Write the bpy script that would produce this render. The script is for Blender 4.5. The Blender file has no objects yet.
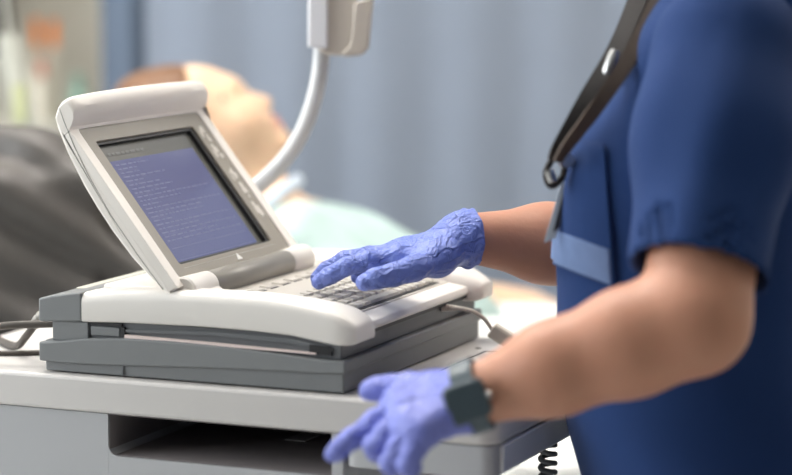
import bpy, bmesh, math, random
import numpy as np
from mathutils import Vector, Matrix
from mathutils.bvhtree import BVHTree
random.seed(7); rng = np.random.RandomState(5)
S = bpy.context.scene
COL = S.collection
PI = math.pi

# ------------------------------------------------------------------ camera
F_PX, PITCH, CAM_Z = 2500.0, 0.124, 1.3967
CAM = Vector((0, 0, CAM_Z))
FW = Vector((0, math.cos(PITCH), -math.sin(PITCH)))
UP = Vector((0, math.sin(PITCH), math.cos(PITCH)))
RT = Vector((1, 0, 0))


def P(px, py, d):
    """world point seen at pixel (px,py) at depth d metres"""
    return CAM + (RT * ((px - 396) / F_PX) + UP * ((237.5 - py) / F_PX) + FW) * d


cd = bpy.data.cameras.new('camera')
cam = bpy.data.objects.new('camera', cd)
COL.objects.link(cam)
cam.location = CAM
cam.rotation_euler = (PI / 2 - PITCH, 0, 0)
cd.sensor_width = 36
cd.lens = F_PX * 36 / 792
cd.clip_start = 0.05
cd.dof.use_dof = True
cd.dof.focus_distance = 2.64
cd.dof.aperture_fstop = (cd.lens / 1000) / 0.050
S.camera = cam

# device / cart frame : local X runs back -> front of the recorder, Y away from the camera
YAW = 0.4024
DEV = Vector((-0.37406, 2.60106, 0.93))
DM = Matrix.Translation(DEV) @ Matrix.Rotation(-YAW, 4, 'Z')


def D(x, y, z):
    return DM @ Vector((x, y, z))


# ------------------------------------------------------------------ materials
def mat(name, col, rough=0.5, bump=0.0, bscale=60, var=0.0, vscale=8, spec=0.5, sss=0.0, metal=0.0, emit=None, estr=0.0,
        stretch=(1, 1, 1), sheen=0.0, coat=0.0):
    m = bpy.data.materials.new(name)
    m.use_nodes = True
    nt = m.node_tree
    b = nt.nodes['Principled BSDF']
    b.inputs['Base Color'].default_value = (*col, 1)
    b.inputs['Roughness'].default_value = rough
    b.inputs['Specular IOR Level'].default_value = spec
    b.inputs['Metallic'].default_value = metal
    if sheen:
        b.inputs['Sheen Weight'].default_value = sheen
    if coat:
        b.inputs['Coat Weight'].default_value = coat
    if sss:
        b.inputs['Subsurface Weight'].default_value = sss
        b.inputs['Subsurface Radius'].default_value = (0.9, 0.35, 0.2)
        b.inputs['Subsurface Scale'].default_value = 0.01
    if emit:
        b.inputs['Emission Color'].default_value = (*emit, 1)
        b.inputs['Emission Strength'].default_value = estr
    tc = nt.nodes.new('ShaderNodeTexCoord')
    mp = nt.nodes.new('ShaderNodeMapping')
    mp.inputs['Scale'].default_value = stretch
    nt.links.new(tc.outputs['Object'], mp.inputs['Vector'])
    n = nt.nodes.new('ShaderNodeTexNoise')
    n.inputs['Scale'].default_value = vscale
    n.inputs['Detail'].default_value = 5
    nt.links.new(mp.outputs['Vector'], n.inputs['Vector'])
    mx = nt.nodes.new('ShaderNodeMixRGB')
    v = max(var, 0.02)
    mx.inputs['Color1'].default_value = (*[c * (1 - v) for c in col], 1)
    mx.inputs['Color2'].default_value = (*[min(1, c * (1 + v)) for c in col], 1)
    nt.links.new(n.outputs['Fac'], mx.inputs['Fac'])
    nt.links.new(mx.outputs['Color'], b.inputs['Base Color'])
    if bump:
        n2 = nt.nodes.new('ShaderNodeTexNoise')
        n2.inputs['Scale'].default_value = bscale
        n2.inputs['Detail'].default_value = 4
        nt.links.new(mp.outputs['Vector'], n2.inputs['Vector'])
        bp = nt.nodes.new('ShaderNodeBump')
        bp.inputs['Strength'].default_value = bump
        bp.inputs['Distance'].default_value = 0.004
        nt.links.new(n2.outputs['Fac'], bp.inputs['Height'])
        nt.links.new(bp.outputs['Normal'], b.inputs['Normal'])
    return m


M = dict(
    white=mat('warm white moulded plastic', (.80, .765, .72), .38, .03, 400),
    lidwhite=mat('off white lid plastic', (.85, .80, .74), .42, .03, 400),
    grey=mat('mid grey moulded plastic', (.20, .208, .212), .5, .05, 500),
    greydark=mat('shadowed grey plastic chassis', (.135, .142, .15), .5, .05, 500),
    taupe=mat('taupe satin plastic', (.285, .258, .213), .42, .04, 500),
    hinge=mat('grey satin hinge plastic', (.26, .245, .215), .35, .03, 400),
    scrframe=mat('dark olive grey screen surround', (.080, .080, .068), .3),
    black=mat('black rubber', (.012, .012, .014), .5),
    key=mat('light taupe key plastic', (.56, .53, .475), .45, .03, 500),
    well=mat('dark keyboard well', (.018, .018, .018), .6),
    deck=mat('pale taupe deck plastic', (.56, .525, .475), .42, .03, 400),
    cartwhite=mat('pale grey enamelled cart top', (.62, .595, .575), .35, .02, 200),
    cartgrey=mat('cool light grey cart plastic', (.455, .46, .475), .42, .03, 300),
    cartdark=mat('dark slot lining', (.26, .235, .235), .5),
    seam=mat('dark seam', (.03, .03, .03), .6),
    paper=mat('pink ruled chart paper', (.85, .70, .66), .7),
    sheet=mat('white paper', (.45, .45, .45), .7),
    cable=mat('beige cable sheath', (.54, .50, .44), .45),
    cabledark=mat('grey brown cable sheath', (.07, .058, .048), .5),
    metal=mat('brushed steel', (.6, .6, .6), .3, metal=1.0),
    tube=mat('light grey painted tube', (.60, .61, .62), .3),
    modw=mat('white module plastic', (.74, .75, .78), .4),
    modb=mat('beige module plastic', (.50, .455, .40), .45),
    skin=mat('warm tan skin', (.57, .28, .185), .46, .10, 180, .08, 14, .35, .12),
    skinp=mat('fair warm skin', (.80, .54, .36), .42, .08, 120, .10, 20, .4, .12),
    lips=mat('pink lips', (.66, .27, .22), .4),
    eye=mat('dark eyes', (.03, .02, .015), .2),
    glove=mat('blue violet nitrile', (.180, .245, .66), .38, .16, 130, .06, 30, .45, stretch=(1, 1, 1)),
    glove2=mat('blue violet nitrile near', (.200, .232, .66), .40, .14, 110, .06, 30, .45),
    scrub=mat('navy woven cotton', (.013, .040, .140), .88, .30, 700, .10, 5, .2, sheen=.03),
    scrubtrim=mat('pale blue pocket band fabric', (.14, .205, .37), .85, .25, 600, .15, 60, .25),
    trouser=mat('navy trouser cotton', (.02, .05, .15), .85, .25, 500),
    shoe=mat('white shoe leather', (.7, .7, .7), .5),
    hairdark=mat('dark brown hair', (.025, .014, .009), .45, .5, 200, stretch=(1, 1, .1)),
    hairp=mat('auburn brown hair', (.17, .078, .034), .5, .6, 160, .35, 40),
    watch=mat('slate watch rubber', (.075, .105, .125), .4),
    watchglass=mat('dark watch glass', (.060, .085, .10), .35),
    strapdark=mat('black lanyard webbing', (.018, .014, .013), .7, .3, 600),
    strapbrown=mat('brown lanyard webbing', (.06, .038, .026), .7, .3, 600, .2, 40),
    badge=mat('pale blue badge sleeve', (.42, .50, .58), .35),
    badgedark=mat('dark badge edge', (.03, .035, .05), .4),
    gown=mat('pale aqua gown cotton', (.45, .58, .56), .85, .3, 60, .40, 14),
    bedsheet=mat('white bed linen', (.84, .84, .82), .85, .2, 50),
    pillow=mat('pale blue white pillowcase', (.66, .75, .86), .85, .2, 40),
    bedframe=mat('bed frame enamel', (.62, .63, .62), .4),
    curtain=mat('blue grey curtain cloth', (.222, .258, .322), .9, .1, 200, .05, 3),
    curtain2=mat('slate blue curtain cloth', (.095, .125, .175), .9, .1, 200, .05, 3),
    wallc=mat('cream wall paint', (.52, .50, .43), .8, .03, 80),
    wallg=mat('white wall paint', (.62, .62, .6), .8, .03, 80),
    wallr=mat('warm grey wall paint', (.62, .59, .54), .8, .03, 80),
    walld=mat('slate blue wall paint', (.13, .15, .18), .8, .03, 80),
    ceil=mat('white ceiling paint', (.8, .8, .78), .9),
    floor=mat('pale grey vinyl floor', (.60, .60, .58), .35, .02, 100, .08, 20),
    coat=mat('charcoal quilted fabric', (.080, .072, .066), .5, .2, 90, .25, 8),
    coat2=mat('dark grey brown jacket cloth', (.085, .075, .066), .8, .2, 90, .2, 8),
    chair=mat('brown vinyl chair', (.12, .075, .045), .5, .05, 90),
    chairleg=mat('grey steel chair leg', (.3, .3, .3), .35, metal=.8),
    orange=mat('orange plastic cap', (1.0, .27, .01), .4),
    red=mat('dull red plastic cap', (.55, .16, .10), .4),
    cream=mat('cream bottle plastic', (.62, .58, .48), .4),
    mint=mat('mint green bottle plastic', (.26, .42, .34), .4),
    lime=mat('yellow green label', (.50, .52, .30), .5),
    bag=mat('milky drip bag film', (.46, .46, .40), .3),
    shelf=mat('pale laminate shelf', (.55, .53, .46), .5),
    rubber=mat('dark caster rubber', (.03, .03, .03), .6),
    mark=mat('white printed mark', (.85, .84, .80), .5),
    smudge=mat('pale printed key legend', (.62, .585, .53), .5),
    legend=mat('dark printed key legend', (.06, .06, .06), .5),
)


def creases(m, specs):
    """thin ridge lines on a stretched film: ridged noise fed to the bump"""
    nt = m.node_tree; b = nt.nodes['Principled BSDF']
    tc = nt.nodes.new('ShaderNodeTexCoord'); prev = None
    for scale, stretch, rot, dist in specs:
        mp = nt.nodes.new('ShaderNodeMapping'); mp.inputs['Rotation'].default_value = rot; mp.inputs['Scale'].default_value = stretch
        nt.links.new(tc.outputs['Object'], mp.inputs['Vector'])
        n = nt.nodes.new('ShaderNodeTexNoise'); n.inputs['Scale'].default_value = scale; n.inputs['Detail'].default_value = 2.5; n.inputs['Distortion'].default_value = .8
        nt.links.new(mp.outputs['Vector'], n.inputs['Vector'])
        a = nt.nodes.new('ShaderNodeMath'); a.operation = 'SUBTRACT'; a.inputs[1].default_value = .5; nt.links.new(n.outputs['Fac'], a.inputs[0])
        c = nt.nodes.new('ShaderNodeMath'); c.operation = 'ABSOLUTE'; nt.links.new(a.outputs[0], c.inputs[0])
        r = nt.nodes.new('ShaderNodeMapRange'); r.interpolation_type = 'SMOOTHSTEP'
        r.inputs['From Min'].default_value = 0; r.inputs['From Max'].default_value = .10; r.inputs['To Min'].default_value = 1; r.inputs['To Max'].default_value = 0
        nt.links.new(c.outputs[0], r.inputs['Value'])
        bp = nt.nodes.new('ShaderNodeBump'); bp.inputs['Strength'].default_value = 1; bp.inputs['Distance'].default_value = dist
        nt.links.new(r.outputs[0], bp.inputs['Height'])
        if prev: nt.links.new(prev.outputs['Normal'], bp.inputs['Normal'])
        prev = bp
    nt.links.new(prev.outputs['Normal'], b.inputs['Normal'])


creases(M['glove'], [(26, (1, .6, 2.2), (0, .5, 0), .0012), (60, (1.6, .5, 1), (0, -.7, .3), .0006), (150, (1, 1, 1), (0, 0, 0), .00018)])
creases(M['glove2'], [(24, (1, .6, 2.2), (0, .7, 0), .0010), (60, (1.6, .5, 1), (0, -.5, .3), .0005)])
# smooth glow of a lit screen
scr = bpy.data.materials.new('lit blue display')
scr.use_nodes = True
nt = scr.node_tree
b = nt.nodes['Principled BSDF']
b.inputs['Base Color'].default_value = (.02, .02, .03, 1)
b.inputs['Roughness'].default_value = .18
b.inputs['Emission Color'].default_value = (.094, .104, .230, 1)
b.inputs['Emission Strength'].default_value = 1.0
scrt = mat('display text glow', (.02, .02, .02), .3, emit=(.100, .110, .238), estr=1.0)
scrt2 = mat('display heading glow', (.02, .02, .02), .3, emit=(.11, .11, .105), estr=1.0)
lampm = mat('lamp diffuser', (.9, .9, .9), .5, emit=(1, .95, .88), estr=9.0)


# ------------------------------------------------------------------ object helpers
def tag(o, label=None, cat=None, group=None, kind=None):
    if label: o['label'] = label
    if cat: o['category'] = cat
    if group: o['group'] = group
    if kind: o['kind'] = kind
    return o


def empty(name, loc=(0, 0, 0), rz=0.0, mw=None):
    o = bpy.data.objects.new(name, None)
    COL.objects.link(o)
    o.empty_display_size = .05
    if mw is not None:
        o.matrix_world = mw
    else:
        o.location = loc
        o.rotation_euler = (0, 0, rz)
    return o


def obj(name, bm, m, parent=None, bevel=0.0, seg=3, smooth=True, ang=38, sub=0):
    me = bpy.data.meshes.new(name)
    if isinstance(bm, bmesh.types.BMesh):
        bmesh.ops.recalc_face_normals(bm, faces=bm.faces)
        bm.to_mesh(me)
        bm.free()
    else:
        me = bm
    o = bpy.data.objects.new(name, me)
    COL.objects.link(o)
    me.materials.append(M[m] if isinstance(m, str) else m)
    if smooth:
        for p in me.polygons: p.use_smooth = True
        me.set_sharp_from_angle(angle=math.radians(ang))
    if bevel:
        md = o.modifiers.new('bevel', 'BEVEL')
        md.width = bevel; md.segments = seg; md.limit_method = 'ANGLE'; md.angle_limit = math.radians(35)
        md.harden_normals = False
    if sub:
        md = o.modifiers.new('sub', 'SUBSURF'); md.levels = sub; md.render_levels = sub
    if parent:
        o.parent = parent
    return o


def setpivot(o, w):
    """move a top-level mesh object's origin to world point w"""
    me = o.data
    me.transform(Matrix.Translation(-Vector(w)))
    o.location = w
    return o


def box(bm, x0, x1, y0, y1, z0, z1):
    vs = [bm.verts.new((x, y, z)) for x in (x0, x1) for y in (y0, y1) for z in (z0, z1)]
    for f in ((0, 1, 3, 2), (4, 6, 7, 5), (0, 4, 5, 1), (2, 3, 7, 6), (0, 2, 6, 4), (1, 5, 7, 3)):
        bm.faces.new([vs[i] for i in f])
    return vs


def boxo(name, m, parent, x0, x1, y0, y1, z0, z1, bevel=0.0, **k):
    bm = bmesh.new()
    box(bm, x0, x1, y0, y1, z0, z1)
    return obj(name, bm, m, parent, bevel, **k)


def loft(bm, rings, cap=True, closed=True):
    """rings: list of lists of points, same length"""
    vr = [[bm.verts.new(p) for p in r] for r in rings]
    n = len(vr[0])
    for a, b_ in zip(vr, vr[1:]):
        for i in range(n if closed else n - 1):
            j = (i + 1) % n
            bm.faces.new((a[i], a[j], b_[j], b_[i]))
    if cap and closed:
        bm.faces.new(vr[0][::-1])
        bm.faces.new(vr[-1])
    return vr


def prism(bm, prof, y0, y1):
    """profile in (x,z) extruded along y"""
    loft(bm, [[(x, y0, z) for x, z in prof], [(x, y1, z) for x, z in prof]])


def spline(pts, n=8):
    """catmull-rom through points"""
    pts = [Vector(p) for p in pts]
    q = [pts[0] * 2 - pts[1]] + pts + [pts[-1] * 2 - pts[-2]]
    out = []
    for i in range(1, len(q) - 2):
        for k in range(n):
            t = k / n
            a, b_, c, d = q[i - 1], q[i], q[i + 1], q[i + 2]
            out.append(.5 * ((2 * b_) + (c - a) * t + (2 * a - 5 * b_ + 4 * c - d) * t * t + (3 * b_ - a - 3 * c + d) * t ** 3))
    out.append(pts[-1])
    return out


def tube(bm, pts, r, seg=12, rx=None):
    """tube along points; r a number or a function of 0..1"""
    pts = [Vector(p) for p in pts]
    n = len(pts)
    rings = []
    t0 = (pts[1] - pts[0]).normalized()
    nrm = t0.orthogonal().normalized()
    for i, p in enumerate(pts):
        t = (pts[min(i + 1, n - 1)] - pts[max(i - 1, 0)]).normalized()
        nrm = (nrm - t * nrm.dot(t)).normalized()
        bn = t.cross(nrm)
        rr = r(i / (n - 1)) if callable(r) else r
        rings.append([p + (nrm * math.cos(2 * PI * k / seg) + bn * math.sin(2 * PI * k / seg)) * rr for k in range(seg)])
    loft(bm, rings)


def lathe(bm, prof, seg=24, org=(0, 0, 0), axis=(0, 0, 1)):
    """profile (r,h) about an axis"""
    ax = Vector(axis).normalized(); u = ax.orthogonal().normalized(); w = ax.cross(u)
    o = Vector(org)
    loft(bm, [[o + ax * h + (u * math.cos(2 * PI * k / seg) + w * math.sin(2 * PI * k / seg)) * max(r, 1e-4) for k in range(seg)]
              for r, h in prof])


def rrect(x0, x1, y0, y1, r, n=5):
    out = []
    for cx, cy, a0 in ((x1 - r, y1 - r, 0), (x0 + r, y1 - r, 90), (x0 + r, y0 + r, 180), (x1 - r, y0 + r, 270)):
        for k in range(n + 1):
            a = math.radians(a0 + 90 * k / n)
            out.append((cx + r * math.cos(a), cy + r * math.sin(a)))
    return out


def ring_prism(bm, outer, inner, tr0, tr1):
    """frame between two outlines (equal counts); tr0/tr1 map a 2-d point to 3-d at each depth"""
    o0 = [bm.verts.new(tr0(p)) for p in outer]; i0 = [bm.verts.new(tr0(p)) for p in inner]
    o1 = [bm.verts.new(tr1(p)) for p in outer]; i1 = [bm.verts.new(tr1(p)) for p in inner]
    n = len(outer)
    for k in range(n):
        j = (k + 1) % n
        bm.faces.new((o0[k], o0[j], i0[j], i0[k]))
        bm.faces.new((o1[k], i1[k], i1[j], o1[j]))
        bm.faces.new((o0[k], o1[k], o1[j], o0[j]))
        bm.faces.new((i0[k], i0[j], i1[j], i1[k]))


def plate(bm, outline, tr0, tr1):
    loft(bm, [[tr0(p) for p in outline], [tr1(p) for p in outline]])


# ------------------------------------------------------------------ organic surfaces: distance field + surface nets
class Field:
    def __init__(s, lo, hi, h):
        s.lo = np.array(lo, float); s.h = h
        s.n = np.maximum(4, np.ceil((np.array(hi, float) - s.lo) / h).astype(int) + 1)
        s.D = np.full(s.n, 0.2, np.float32)

    def sub(s, lo, hi):
        a = np.clip(np.floor((np.array(lo) - s.lo) / s.h).astype(int), 0, s.n)
        b_ = np.clip(np.ceil((np.array(hi) - s.lo) / s.h).astype(int) + 1, 0, s.n)
        sl = tuple(slice(i, j) for i, j in zip(a, b_))
        g = np.meshgrid(*[(np.arange(i, j) * s.h + l).astype(np.float32) for i, j, l in zip(a, b_, s.lo)], indexing='ij')
        return sl, np.stack(g, -1)

    def put(s, lo, hi, k, fn, mode='u'):
        m = .03 + k
        sl, p = s.sub(np.array(lo) - m, np.array(hi) + m)
        if p.size == 0: return
        d = fn(p).astype(np.float32); e = s.D[sl]
        if mode == 'u':
            hh = np.maximum(k - np.abs(d - e), 0) / max(k, 1e-6)
            s.D[sl] = np.minimum(d, e) - hh * hh * k * .25
        else:
            d = -d
            hh = np.maximum(k - np.abs(d - e), 0) / max(k, 1e-6)
            s.D[sl] = np.maximum(d, e) + hh * hh * k * .25

    def cone(s, a, b_, ra, rb, k=.01, mode='u'):
        a = np.array(a, float); b_ = np.array(b_, float); ab = b_ - a; L = ab @ ab + 1e-12

        def fn(p):
            t = np.clip(((p - a) @ ab) / L, 0, 1)
            return np.linalg.norm(p - a - t[..., None] * ab, axis=-1) - (ra + (rb - ra) * t)
        r = max(ra, rb)
        s.put(np.minimum(a, b_) - r, np.maximum(a, b_) + r, k, fn, mode)

    def chain(s, pts, rs, k=.008, mode='u'):
        for i in range(len(pts) - 1): s.cone(pts[i], pts[i + 1], rs[i], rs[i + 1], k, mode)

    def ell(s, c, r, k=.02, R=None, mode='u'):
        c = np.array(c, float); r = np.array(r, float)
        R = np.eye(3) if R is None else np.array(R, float)   # rows: local axes

        def fn(p):
            q = (p - c) @ R.T
            k0 = np.linalg.norm(q / r, axis=-1); k1 = np.linalg.norm(q / (r * r), axis=-1)
            return k0 * (k0 - 1) / np.maximum(k1, 1e-6)
        s.put(c - r.max(), c + r.max(), k, fn, mode)

    def cut(s, pt, n):
        """remove everything on the +n side of a plane"""
        sl, p = s.sub(s.lo, s.lo + s.h * s.n)
        n = np.array(n, float); n /= np.linalg.norm(n)
        s.D = np.maximum(s.D, ((p - np.array(pt)) @ n).astype(np.float32))

    def displace(s, fn):
        sl, p = s.sub(s.lo, s.lo + s.h * s.n)
        near = np.abs(s.D) < .03
        d = np.zeros_like(s.D)
        d[near] = fn(p[near])
        s.D = s.D + d

    def mesh(s, name):
        D_ = s.D.copy()
        for ax in range(3):
            sl = [slice(None)] * 3
            for e in (0, -1):
                sl[ax] = e; D_[tuple(sl)] = np.maximum(D_[tuple(sl)], s.h * .5)
        sg = D_ < 0
        nx, ny, nz = D_.shape
        cnt = np.zeros((nx - 1, ny - 1, nz - 1), np.float32); acc = np.zeros((nx - 1, ny - 1, nz - 1, 3), np.float32)
        for ax in range(3):
            o1, o2 = [i for i in range(3) if i != ax]
            for i in (0, 1):
                for j in (0, 1):
                    a = [slice(0, -1)] * 3; b_ = [slice(0, -1)] * 3
                    for o, v in ((o1, i), (o2, j)):
                        a[o] = b_[o] = slice(v, D_.shape[o] - 1 + v)
                    b_[ax] = slice(1, None)
                    A = D_[tuple(a)]; B_ = D_[tuple(b_)]
                    cr = (A < 0) != (B_ < 0)
                    t = np.where(cr, A / np.where(cr, A - B_, 1), 0)
                    cnt += cr
                    acc[..., ax] += np.where(cr, t, 0); acc[..., o1] += cr * i; acc[..., o2] += cr * j
        act = cnt > 0
        idx = np.full(act.shape, -1, np.int64); idx[act] = np.arange(act.sum())
        cells = np.argwhere(act)
        V = (cells + acc[act] / cnt[act][:, None]) * s.h + s.lo
        Fs = []
        for ax in range(3):
            o1, o2 = (ax + 1) % 3, (ax + 2) % 3
            a = [slice(1, -1)] * 3; a[ax] = slice(0, -1)
            b_ = list(a); b_[ax] = slice(1, None)
            A = sg[tuple(a)]; B_ = sg[tuple(b_)]
            for mask, flip in ((A & ~B_, False), (~A & B_, True)):
                e = np.argwhere(mask)
                if len(e) == 0: continue
                off = np.ones(3, int); off[ax] = 0
                e = e + off

                def c(d1, d2):
                    q = e.copy(); q[:, o1] -= d1; q[:, o2] -= d2
                    return idx[q[:, 0], q[:, 1], q[:, 2]]
                f = np.stack([c(1, 1), c(0, 1), c(0, 0), c(1, 0)], 1)
                Fs.append(f[:, ::-1] if flip else f)
        Fs = np.concatenate(Fs)
        me = bpy.data.meshes.new(name)
        me.vertices.add(len(V)); me.vertices.foreach_set('co', V.astype(np.float32).ravel())
        me.loops.add(Fs.size); me.loops.foreach_set('vertex_index', Fs.ravel().astype(np.int32))
        me.polygons.add(len(Fs)); me.polygons.foreach_set('loop_start', (np.arange(len(Fs)) * 4).astype(np.int32))
        me.update(calc_edges=True)
        me.validate()
        return me


def fobj(name, fld, m, parent=None, smooth_it=0):
    me = fld.mesh(name)
    if smooth_it:
        bm = bmesh.new(); bm.from_mesh(me)
        for _ in range(smooth_it):
            bmesh.ops.smooth_vert(bm, verts=bm.verts, factor=.5, use_axis_x=True, use_axis_y=True, use_axis_z=True)
        bm.to_mesh(me); bm.free()
    o = bpy.data.objects.new(name, me); COL.objects.link(o)
    me.materials.append(M[m])
    for p in me.polygons: p.use_smooth = True
    if parent: o.parent = parent
    return o


def noise3(p, freq, seed=0, n=6):
    """cheap smooth pseudo noise, sum of random sines"""
    r = np.random.RandomState(seed)
    out = 0
    for i in range(n):
        k = r.normal(size=3); k = k / np.linalg.norm(k) * freq * r.uniform(.6, 1.5)
        out = out + np.sin(p @ k + r.uniform(0, 6.28))
    return out / n ** .5


V3 = lambda v: np.array(v[:], float)

# ================================================================== ROOM
RX0, RX1, RY0, RY1, RZ = -2.9, 2.9, -1.4, 5.0, 2.7


def struct(name, m, *a, **k):
    o = boxo(name, m, None, *a, **k)
    return tag(o, kind='structure')


struct('floor', 'floor', RX0, RX1, RY0, RY1, -.05, 0)
struct('ceiling', 'ceil', RX0, RX1, RY0, RY1, RZ, RZ + .05)
struct('wall_back', 'wallc', RX0, RX1, RY1, RY1 + .1, 0, RZ)
struct('wall_front', 'walld', RX0, RX1, RY0 - .1, RY0, 0, RZ)
bm = bmesh.new()
WY0, WY1, WZ0, WZ1 = 1.2, 4.5, .95, 2.45
box(bm, RX0 - .1, RX0, RY0, WY0, 0, RZ); box(bm, RX0 - .1, RX0, WY1, RY1, 0, RZ)
box(bm, RX0 - .1, RX0, WY0, WY1, 0, WZ0); box(bm, RX0 - .1, RX0, WY0, WY1, WZ1, RZ)
tag(obj('wall_left', bm, 'wallg', None), kind='structure')
bm = bmesh.new()
for y in (WY0, (WY0 * 2 + WY1) / 3, (WY0 + 2 * WY1) / 3, WY1 - .05):
    box(bm, RX0 - .075, RX0 - .025, y, y + .05, WZ0, WZ1)
box(bm, RX0 - .075, RX0 - .025, WY0, WY1, WZ0, WZ0 + .05); box(bm, RX0 - .075, RX0 - .025, WY0, WY1, WZ1 - .05, WZ1)
w1 = tag(obj('window_1', bm, 'modw', None), kind='structure')
bm = bmesh.new(); box(bm, RX0 - .1, RX0 + .06, WY0 - .03, WY1 + .03, WZ0 - .03, WZ0); obj('sill', bm, 'modw', w1)
gm = mat('clear window glass', (.85, .9, .92), .05)
gm.node_tree.nodes['Principled BSDF'].inputs['Transmission Weight'].default_value = 1
gm.node_tree.nodes['Principled BSDF'].inputs['IOR'].default_value = 1.1
bm = bmesh.new(); box(bm, RX0 - .052, RX0 - .048, WY0, WY1, WZ0, WZ1); obj('pane', bm, gm, w1)
ld = bpy.data.lights.new('daylight', 'AREA'); ld.shape = 'RECTANGLE'; ld.size = WY1 - WY0 - .1; ld.size_y = WZ1 - WZ0 - .1
ld.energy = 105; ld.color = (.93, .97, 1.0)
lo_ = bpy.data.objects.new('daylight', ld); COL.objects.link(lo_); lo_.location = (RX0 + .03, (WY0 + WY1) / 2, (WZ0 + WZ1) / 2)
lo_.rotation_euler = (PI / 2, 0, -PI / 2)
struct('wall_right', 'wallr', RX1, RX1 + .1, RY0, RY1, 0, RZ)
struct('baseboard_back', 'wallg', RX0, RX1, RY1 - .015, RY1, 0, .1)


# ceiling lamps
def ceiling_lamp(x, y, sx, sy, label, strength, col=(1, .95, .88)):
    e = empty('ceiling_lamp', (x, y, RZ))
    tag(e, label, 'ceiling light', 'ceiling lights above the treatment bay')
    bm = bmesh.new()
    ring_prism(bm, [(-sx - .03, -sy - .03), (sx + .03, -sy - .03), (sx + .03, sy + .03), (-sx - .03, sy + .03)],
               [(-sx, -sy), (sx, -sy), (sx, sy), (-sx, sy)], lambda p: (p[0], p[1], -.03), lambda p: (p[0], p[1], 0))
    obj('frame', bm, 'modw', e)
    lm = mat('lamp diffuser', (.9, .9, .9), .5, emit=col, estr=strength)
    boxo('diffuser', lm, e, -sx, sx, -sy, sy, -.022, -.004)


ceiling_lamp(-1.0, 3.6, .70, .70, 'square ceiling light panel above the head of the bed', 6.0)
ceiling_lamp(1.55, 4.0, .60, .50, 'ceiling light panel above the foot of the bed', 10.0)
ceiling_lamp(-.30, 2.80, .60, .40, 'ceiling light panel above the cart', 6.5, (1, .96, .91))

# privacy curtains
def curtain(name, m, x0, x1, y, z0, z1, amp, pitch, label, seed):
    rr = np.random.RandomState(seed)
    n = int((x1 - x0) / .012)
    xs = np.linspace(x0, x1, n)
    ph = np.cumsum(rr.uniform(.7, 1.3, n)) * (2 * PI * .012 / pitch)
    bm = bmesh.new()
    rows = []
    for iz, z in enumerate(np.linspace(z0, z1, 9)):
        f = 1.0 - .35 * iz / 8
        rows.append([bm.verts.new((x, y + amp * f * math.sin(p + .3 * math.sin(z * 2)), z)) for x, p in zip(xs, ph)])
    for a, c in zip(rows, rows[1:]):
        for i in range(n - 1):
            bm.faces.new((a[i], a[i + 1], c[i + 1], c[i]))
    o = obj(name, bm, m, None, ang=180)
    sd = o.modifiers.new('thick', 'SOLIDIFY'); sd.thickness = .003
    return tag(o, label, 'curtain')


setpivot(curtain('privacy_curtain', 'curtain', -.455, 2.6, 4.55, .28, 2.2, .007, .16, 'long blue grey pleated curtain hanging behind the patient bed', 3), (1, 4.55, .28))
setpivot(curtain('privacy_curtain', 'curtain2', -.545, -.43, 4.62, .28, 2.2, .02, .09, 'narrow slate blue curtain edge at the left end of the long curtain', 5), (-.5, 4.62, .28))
bm = bmesh.new(); tube(bm, [(-.65, 4.58, 2.215), (2.7, 4.58, 2.215)], .013, 12)
for x in (-.6, .7, 1.9, 2.65):
    tube(bm, [(x, 4.58, 2.215), (x, 4.58, RZ)], .006, 8)
tag(setpivot(obj('curtain_rail', bm, 'modw'), (0, 4.58, 2.2)), 'white ceiling hung rail carrying the blue curtains', 'curtain rail')

# ================================================================== CART
cart = empty('medical_cart', mw=Matrix.Translation((DEV.x, DEV.y, 0)) @ Matrix.Rotation(-YAW, 4, 'Z'))
tag(cart, 'pale grey wheeled medical cart with an open side slot under the recorder', 'cart')
Z0 = .93
X0c, X1c, Y0c, Y1c = -.17, .517, -.012, .392
bm = bmesh.new()
plate(bm, rrect(X0c, X1c, Y0c, Y1c, .022, 6), lambda p: (p[0], p[1], Z0 - .037), lambda p: (p[0], p[1], Z0))
obj('worktop', bm, 'cartwhite', cart, .004)
# cabinet with a slot in its near side
bm = bmesh.new()
box(bm, X0c + .012, .084, Y0c + .004, Y1c - .01, Z0 - .30, Z0 - .0375)
box(bm, .084, .340, Y0c + .004, Y1c - .01, Z0 - .30, Z0 - .082)
box(bm, .340, .352, Y0c + .004, Y1c - .01, Z0 - .30, Z0 - .0375)
box(bm, .084, .340, Y1c - .03, Y1c - .01, Z0 - .082, Z0 - .0375)
# rounded lower left corner of the slot
fil = [(.084, Z0 - .082)] + [(.084 + .012 - .012 * math.cos(t), Z0 - .082 + .012 - .012 * math.sin(t)) for t in np.linspace(0, PI / 2, 7)]
prism(bm, fil, Y0c + .004, Y1c - .03)
obj('cabinet', bm, 'cartgrey', cart, .0015)
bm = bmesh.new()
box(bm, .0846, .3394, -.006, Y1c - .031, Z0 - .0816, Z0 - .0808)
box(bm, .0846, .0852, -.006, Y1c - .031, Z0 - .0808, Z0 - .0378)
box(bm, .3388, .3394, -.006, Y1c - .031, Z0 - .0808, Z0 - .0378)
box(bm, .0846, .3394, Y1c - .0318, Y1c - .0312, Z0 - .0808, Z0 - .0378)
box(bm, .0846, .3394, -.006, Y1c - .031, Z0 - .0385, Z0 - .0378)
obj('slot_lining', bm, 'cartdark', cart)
bm = bmesh.new()
plate(bm, rrect(.353, X1c - .004, Y0c + .003, .385, .014, 6), lambda p: (p[0], p[1], Z0 - .0705), lambda p: (p[0], p[1], Z0 - .0375))
obj('front_box', bm, 'cartgrey', cart, .002)
bm = bmesh.new(); box(bm, X1c - .005, X1c + .0005, .010, .36, Z0 - .067, Z0 - .0385)
obj('lit_front_plate', bm, 'modw', cart, .002)  # added white facing; light reflected onto the front put into its colour
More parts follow.
